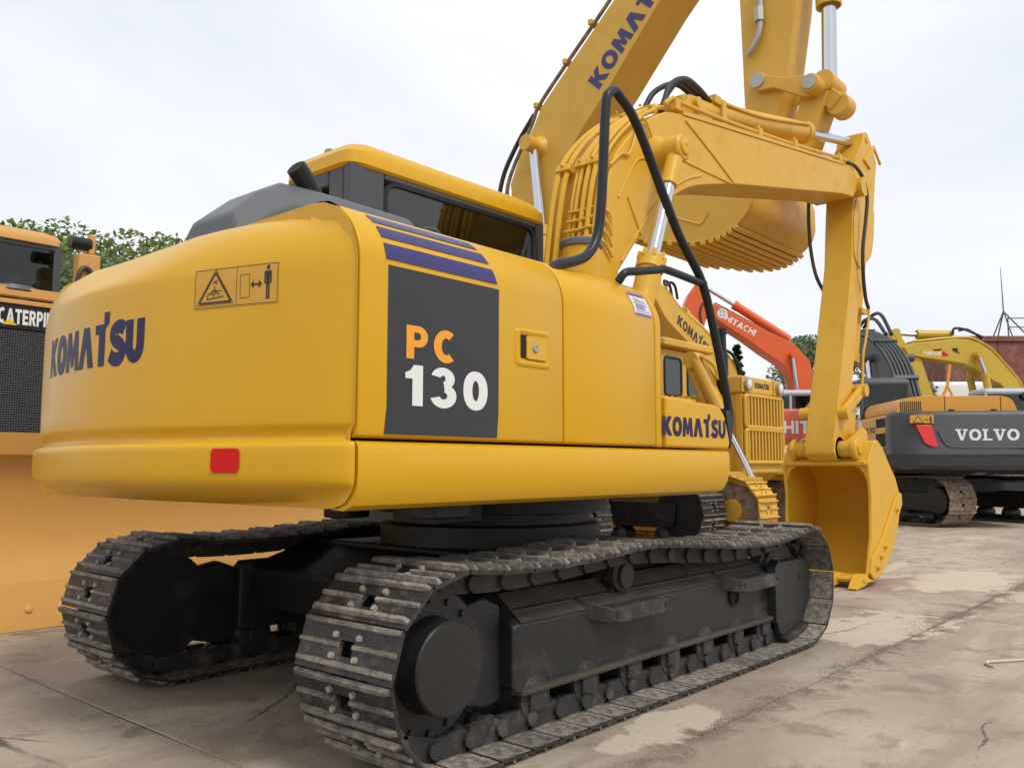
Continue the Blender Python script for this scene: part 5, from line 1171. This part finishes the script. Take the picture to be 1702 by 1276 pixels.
# ---- charcoal-tailed excavator seen from behind
V = thing('excavator', 'amber and charcoal excavator seen from behind with white letters on its counterweight', 'excavator', (15.05, 1.96, 0), R(36))
tracks(V, 4.3, 2.5, .60, .42, 40, [RUSTYT, RUSTYT, UDUST], yaw=R(24))
m = MB()
def vring(z, ins): return [(x, y, z) for x, y in roundpoly([(-2.3, -1.5+ins), (-2.55, -1.5+ins), (-2.86+ins, -1.22), (-2.92+ins, -.5), (-2.92+ins, .5), (-2.86+ins, 1.22), (-2.55, 1.5-ins), (-2.3, 1.5-ins)], [0,.2,.2,.3,.3,.2,.2,0], 5)]
m.loft([vring(1.00,.22), vring(1.02,.12), vring(1.08,.05), vring(1.24,.0), vring(1.28,.02), vring(1.92,.03), vring(1.98,.06), vring(2.01,.12)]); vc = m.build('counterweight', CHAR, V, sharp=30)
m = MB(); m.loft([vring(1.255,-.012), vring(1.275,-.012)]); m.build('counterweight_ridge', CHAR, vc)
m = MB(); m.tube(smoothpts([(-2.875,.80,1.66),(-2.885,.70,1.46),(-2.89,.60,1.40),(-2.895,.45,1.385),(-2.897,.2,1.38),(-2.897,-.9,1.38)], 4), .012, 6); m.build('counterweight_ridge', CHAR, vc)
lettering('lettering', 'vOlvO', .19, lambda u, v, l: (-2.892-l-.004, .52-u*1.06, 1.505+v), LWHITE, vc, .09, .24, 1.0)
m = MB(); tl_ = [(1.16,1.77),(.90,1.77),(.80,1.40),(.88,1.39),(1.02,1.46)]
m.add([(-2.885, y, z) for y, z in tl_]+[(-2.78, y, z) for y, z in tl_], [(0,1,2,3,4),(9,8,7,6,5)]+[(i,(i+1) % 5,5+(i+1) % 5,5+i) for i in range(5)]); m.build('tail_lamp', LIGHTRED, vc, bevel=.008)
m = MB(); m.bb(-2.888,-2.84,.86,1.24,1.80,1.94); vs = m.build('warning_sticker', STKY, vc)
ctri = [(1.20,1.815),(1.03,1.815),(1.115,1.925)]
m = MB(); m.tube([(-2.889,)+p for p in ctri+ctri[:1]], .006, 4); m.build('sticker_print', LBLACK, vs)
m = MB(); m.box((-2.889,.91,1.86), (.004,.03,.10)); m.build('sticker_print', LBLACK, vs); m = MB(); m.box((-2.889,.97,1.86), (.004,.05,.015)); m.build('sticker_print', LBLACK, vs)
boxround('body', -2.295, 1.2, -1.42, 1.42, 1.12, 1.985, VOLY, V, .06, .03)
m = MB(); m.bb(-2.29, 1.19, -1.435, 1.435, 1.13, 1.40); m.build('body_lower_panel', CHAR, V, bevel=.01)
m = MB(); m.prism(roundpoly([(-.66,1.99),(1.36,1.99),(1.37,2.10),(1.28,2.24),(.9,2.29),(-.42,2.28),(-.58,2.22)], [.02,.02,.08,.1,.1,.1,.1], 5), -2.60, -.8, 'x'); eh_ = m.build('engine_hood', VOLY, V, bevel=.04, seg=3)
for k in range(11):
    m = MB(); m.box((-2.602, 1.30-k*.034, 2.10), (.012, .014, .19-.006*max(0, 3-k))); m.build('hood_louver', LBROWN, eh_)
for y in (.45, -.25):
    m = MB(); m.bb(-2.615, -2.60, y-.05, y+.05, 2.02, 2.05); m.build('hood_hinge', DARK, eh_)
for y in (.55, -.38):
    m = MB(); m.bb(-2.603,-2.600,y,y+.012,2.0,2.27); m.build('hood_gap', DARK, eh_)
for x0, x1, z0, z1 in ((-2.2,-1.66,1.77,1.93),(-2.2,-1.62,1.42,1.66)):
    m = MB(); m.bb(x0, x1, 1.415, 1.428, z0, z1); m.build('side_vent', DARK, V)
lettering('lettering', 'vOlvO', .11, flatmap((-.75,1.424,1.68), (-1,0,0), (0,0,1)), LBROWN, V, .12, .24, 1.5)
m = MB(); m.lathe([(.10,0),(.10,.006),(.01,.007)], (-.70,1.42,1.86), (0,1,0), 20); m.build('round_badge', WHITE, V)
cab_bg(V, -.75, 1.1, .46, 1.42, 1.4, 2.72, CABG, GLASSD, CABG)
vb = [(x+.85, z) for x, z in [(-.53,1.71),(-.39,2.46),(-.15,2.89),(.12,3.22),(.51,3.53),(1.03,3.81),(1.6,4.03),(2.47,4.27),(3.4,4.30),(5.3,3.75),(5.5,3.55),(5.4,3.35),(4.0,3.62),(2.74,3.60),(1.66,3.19),(1.15,2.82),(.86,2.43),(.68,1.71)]]
m = MB(); m.prism(vb, -.22, .30); vbo = m.build('boom', DGREY, V, bevel=.03)
vt = [Vector(p) for p in vb[1:9]]
for k_ in range(6):
    yy = .26-.08*k_; pts = []
    for i, p_ in enumerate(vt):
        t = (vt[min(i+1, 7)]-vt[max(i-1, 0)]).normalized(); q_ = p_+Vector((-t.y, t.x))*.05; pts.append((q_.x, yy, q_.y))
    m = MB(); m.tube(smoothpts(pts, 5), .030, 8); m.build('hydraulic_pipe', DGREY, vbo)
for i in (1, 4, 6):
    t = (vt[i+1]-vt[i-1]).normalized(); n_ = Vector((-t.y, t.x)); c_ = vt[i]+n_*.06; m = MB(); m.box((c_.x, .05, c_.y), (.09,.52,.10), Matrix(((t.x,0,n_.x),(0,1,0),(t.y,0,n_.y)))); m.build('pipe_clamp', CHAR, vbo, bevel=.01)
for yy in (-.42, .42): ram(V, (1.5,yy,2.0), (1.76,yy,2.9), (1.92,yy,3.5), .10, .06, DGREY, 'boom_cylinder')
for off in (0, .12):
    m = MB(); m.tube(smoothpts([(1.3,.2-off,3.95),(1.9,.22-off,4.38+off),(2.6,.22-off,4.50+off*.6),(3.2,.2-off,4.40)], 5), .04, 8); m.build('hydraulic_hose', RUBBER, vbo)
m = MB(); m.prism([(5.2,3.75),(5.45,3.95),(5.75,3.5),(5.65,2.2),(5.4,.9),(5.2,.9),(5.2,2.4)], -.2, .2); m.build('arm', DGREY, V, bevel=.03)
m = MB(); m.bb(-2.2,1.2,-1.3,1.3,.95,1.12); m.build('belly_plate', UNDER, V)
m = MB(); m.tube([(-1.6,.22,2.28),(-1.6,.10,2.55),(-1.6,.04,2.95)], .03, 8); m.tube([(-1.6,-.02,2.28),(-1.6,.10,2.55)], .025, 8); m.build('mirror_stand', VOLY, V)

# ---- white truck, rusty hull with railing, mast
TR = thing('truck', 'white truck cab standing before the red brown plate wall', 'truck', (31.9, 5.6, 0), HD)
boxround('cab', -1.2, 1.3, -1.2, 1.2, .9, 4.15, WHITE, TR, .2, .12)
m = MB(); m.prism(roundpoly([(-.55,2.7),(.95,2.7),(.95,3.5),(-.55,3.5)], .12, 4), 1.2, 1.212); m.build('side_window', CHAR, TR)
m = MB(); m.prism(roundpoly([(-1.0,2.75),(1.0,2.75),(1.0,3.6),(-1.0,3.6)], .12, 4), 1.3, 1.312, 'x'); m.build('windscreen', CHAR, TR)
m = MB(); m.bb(1.35,1.45,1.25,1.45,2.7,3.3); m.build('side_mirror', BLACK, TR, bevel=.03)
m = MB(); m.bb(-6,-1.3,-1.2,1.2,1.1,3.0); m.build('cargo_box', PINK, TR, bevel=.04)
m = MB(); m.bb(-6,1.2,-.5,.5,.6,.95); m.build('chassis', DARK, TR)
for x in (.7, -3.6, -4.8):
    for sy in (-1.0, 1.0):
        m = MB(); m.lathe([(.3,-.15),(.5,-.14),(.52,0),(.5,.14),(.3,.15)], (x, sy, .52), (0,1,0), 24); w_ = m.build('wheel', RUBBER, TR); m = MB(); m.lathe([(.29,-.12),(.29,.12),(.1,.05)], (x, sy, .52), (0,1,0), 20); m.build('rim', SILV, w_)
HU = thing('storage_tank', 'long rusty red brown plated tank with railing on its flat top', 'tank', (41.0, 2.0, 0), HD)
m = MB(); m.prism(roundpoly([(-3.0,0),(3.0,0),(3.0,6.1),(-3.0,6.1)], .3, 3), -16, 8.2, 'x'); m.build('tank_wall', RUSTB, HU)
for i in range(11):
    for j in range(3):
        m = MB(); m.box((7.1-i*2.0, 3.005, 1.0+j*2.0), (1.96, .03, 1.96)); m.build('wall_panel', RUSTB, HU, bevel=.012)
m = MB(); m.bb(-16.1,8.3,2.9,3.12,6.0,6.2); m.build('top_beam', RUSTB, HU)
for i in range(12):
    x = 5.6-i*1.8; m = MB(); m.cyl((x,2.95,6.2),(x,2.95,6.95),.03,n=6); m.build('rail_post', GREYP, HU)
for z in (6.58, 6.94):
    m = MB(); m.cyl((5.6,2.95,z),(-16,2.95,z),.025,n=6); m.build('rail', GREYP, HU)
m = MB(); m.cyl((.6,2.0,6.1),(.6,2.0,6.7),.16,n=12); m.cyl((.6,2.0,6.68),(.6,2.0,6.95),.32,n=12); m.build('tank_vent', RUSTB, HU)
m = MB(); m.lathe([(.08,-.55),(.3,-.35),(.38,0),(.3,.35),(.05,.5)], (3.5,2.2,6.7), (0,0,1), 14); m.build('tank_valve', CHAR, HU)
MA = thing('mast', 'thin radio mast on a tripod above the rusty tank', 'mast', (41.0, 2.0, 6.1), HD)
ml = Vector((4.35,.5,0)); 
m = MB(); m.cyl(ml+Vector((0,0,1.5)), ml+Vector((.03,0,3.45)), .03, .012, n=6); m.build('mast_pole', GREYP, MA)
for dx, dy in ((.7,.0),(-1.3,.2),(.1,-.6),(-.1,.6)):
    m = MB(); m.cyl(ml+Vector((dx,dy,0)), ml+Vector((0,0,1.55)), .03, n=6); m.build('mast_leg', GREYP, MA)
wt = MB(); wt.loft([[(x, y, z) for x, y in roundpoly([(-2.0+i,-2.0+i),(2.0-i,-2.0+i),(2.0-i,2.0-i),(-2.0+i,2.0-i)], .8, 4)] for i, z in ((0,0),(0,3.2),(.3,4.2),(1.0,5.0),(1.8,5.3))])
o = wt.build('storage_tent', mat('cream_canvas', (.55,.50,.40), .8)); o.location = (41.5, -1.2, 0); tag(o, 'pale cream rounded tent top at the far right edge', 'tent')

# ---- trees
def leaf_mat(name, c, c2):
    m = bpy.data.materials.new(name); m.use_nodes = True; n, l = m.node_tree.nodes, m.node_tree.links
    b = n['Principled BSDF']; b.inputs['Roughness'].default_value = .55; b.inputs['Specular IOR Level'].default_value = .3
    g_ = n.new('ShaderNodeNewGeometry'); mx = n.new('ShaderNodeMixRGB'); mx.inputs['Color1'].default_value = c+(1,); mx.inputs['Color2'].default_value = c2+(1,)
    l.new(g_.outputs['Random Per Island'], mx.inputs['Fac']); l.new(mx.outputs['Color'], b.inputs['Base Color'])
    tr = n.new('ShaderNodeBsdfTranslucent'); l.new(mx.outputs['Color'], tr.inputs['Color']); ms = n.new('ShaderNodeMixShader'); ms.inputs['Fac'].default_value = .3
    o = n['Material Output']; l.new(b.outputs[0], ms.inputs[1]); l.new(tr.outputs[0], ms.inputs[2]); l.new(ms.outputs[0], o.inputs['Surface'])
    return m
LEAF = leaf_mat('broad_leaf_green', (.09,.145,.032), (.29,.37,.11)); LEAF_P = leaf_mat('pale_leaf_green', (.13,.20,.09), (.26,.33,.18)); CONIF = leaf_mat('conifer_green', (.012,.035,.016), (.035,.075,.03))
BARK = mat('bark', (.09,.065,.045), .9, var=.4, bump=.5, bscale=12)
def tree(label, loc, h, rad, material, n, seed, size=.10, low=.25, conifer=False, group=None):
    T = thing('conifer_tree' if conifer else 'leafy_tree', label, 'tree', loc, 0, group)
    rnd = random.Random(seed); m = MB()
    m.tube([(0,0,0),(.04*h/5,.03,h*.3),(-.03,.02,h*.62),(0,0,h*.9)], [.035*h*.6,.028*h*.6,.016*h*.6,.006*h*.6], 8)
    cl = []
    if conifer:
        for i in range(int(h*7)):
            z = h*(.12+.86*i/(h*7)); r_ = rad*(1.02-z/h)*rnd.uniform(.75,1.1); a = rnd.uniform(0, 6.28)
            cl.append((Vector((math.cos(a)*r_*.6, math.sin(a)*r_*.6, z)), r_*.5, .35))
    else:
        for i in range(40):
            a = rnd.uniform(0, 6.28); u = rnd.random()**.5; zz = rnd.uniform(low, .95); prof = math.sin(math.pi*min(1,(zz-low*.6)/(1.04-low*.6))**.8)
            p = Vector((math.cos(a)*u*rad*prof, math.sin(a)*u*rad*prof, zz*h)); s = rad*rnd.uniform(.22,.40); cl.append((p, s, .8))
            m.tube([(0,0,max(.15*h, p.z-.30*h)), (p.x*.5, p.y*.5, p.z-.12*h), tuple(p)], [.012*h*.6, .008*h*.6, .003*h*.6], 5)
    m.build('trunk', BARK, T)
    V, F = [], []
    for i in range(n):
        c, s, fl = cl[rnd.randrange(len(cl))]
        d = Vector((rnd.gauss(0,1), rnd.gauss(0,1), rnd.gauss(0,1))).normalized()*s*(rnd.random()**.33)*1.05; d.z *= fl
        p = c+d; t = Vector((rnd.gauss(0,1), rnd.gauss(0,1), rnd.gauss(0,.6))).normalized(); w = t.orthogonal().normalized()*rnd.choice((-1, 1)); w = (Matrix.Rotation(rnd.uniform(0, 6.28), 3, t) @ w)
        L = size*rnd.uniform(.6,1.3); b = len(V)
        V += [p-t*L*.5, p+w*L*.28, p+t*L*.5, p-w*L*.28]; F.append((b, b+1, b+2, b+3))
    me = bpy.data.meshes.new('crown'); me.from_pydata([tuple(v) for v in V], [], F); me.materials.append(material)
    o = bpy.data.objects.new('crown', me); COL.objects.link(o); o.parent = T
    return T
GT = 'leafy trees behind the tan bulldozer'
tree('leafy green tree whose top shows just above the tan cab roof', (2.3,14.5,0), 5.6, 2.3, LEAF, 24000, 1, .13, .1, group=GT)
tree('tallest leafy tree between the tan cab and the yellow counterweight', (3.7,13.6,0), 5.6, 2.2, LEAF, 26000, 2, .12, .05, group=GT)
tree('leafy tree whose foliage dips behind the rising counterweight edge', (5.7,14.8,0), 6.0, 2.4, LEAF, 24000, 3, .13, .1, group=GT)
tree('low pale bushy tree beside the tan lift cylinder', (2.75,12.0,0), 4.6, 1.8, LEAF_P, 22000, 4, .10, .04, group=GT)
tree('leafy tree with a single tuft above the grey engine hood corner', (8.1,16.3,0), 7.3, 1.7, LEAF, 18000, 5, .13, group=GT)
tree('leafy tree mostly hidden behind the rear top of the counterweight', (4.9,12.6,0), 5.1, 1.9, LEAF, 22000, 6, .11, .06, group=GT)
tree('small dark conifer above the slatted bulldozer lamp housing', (31.5,14.2,0), 6.6, 1.3, CONIF, 6000, 7, .30, conifer=True)
tree('pale feathery tree behind the slope of the orange boom', (32.5,11.6,0), 6.6, 2.0, LEAF_P, 9000, 8, .20)
tree('dark conifer standing close under the orange boom', (30.0,9.6,0), 5.9, 1.2, CONIF, 6000, 9, .28, conifer=True)
tree('green tree seen through the gap under the yellow sloping boom', (24.0,14.0,0), 5.6, 2.0, LEAF, 9000, 10, .17)
tree('pale green tree top showing between dipper arm and dark grey boom', (29.5,7.2,0), 5.7, 1.7, LEAF_P, 8000, 12, .2)
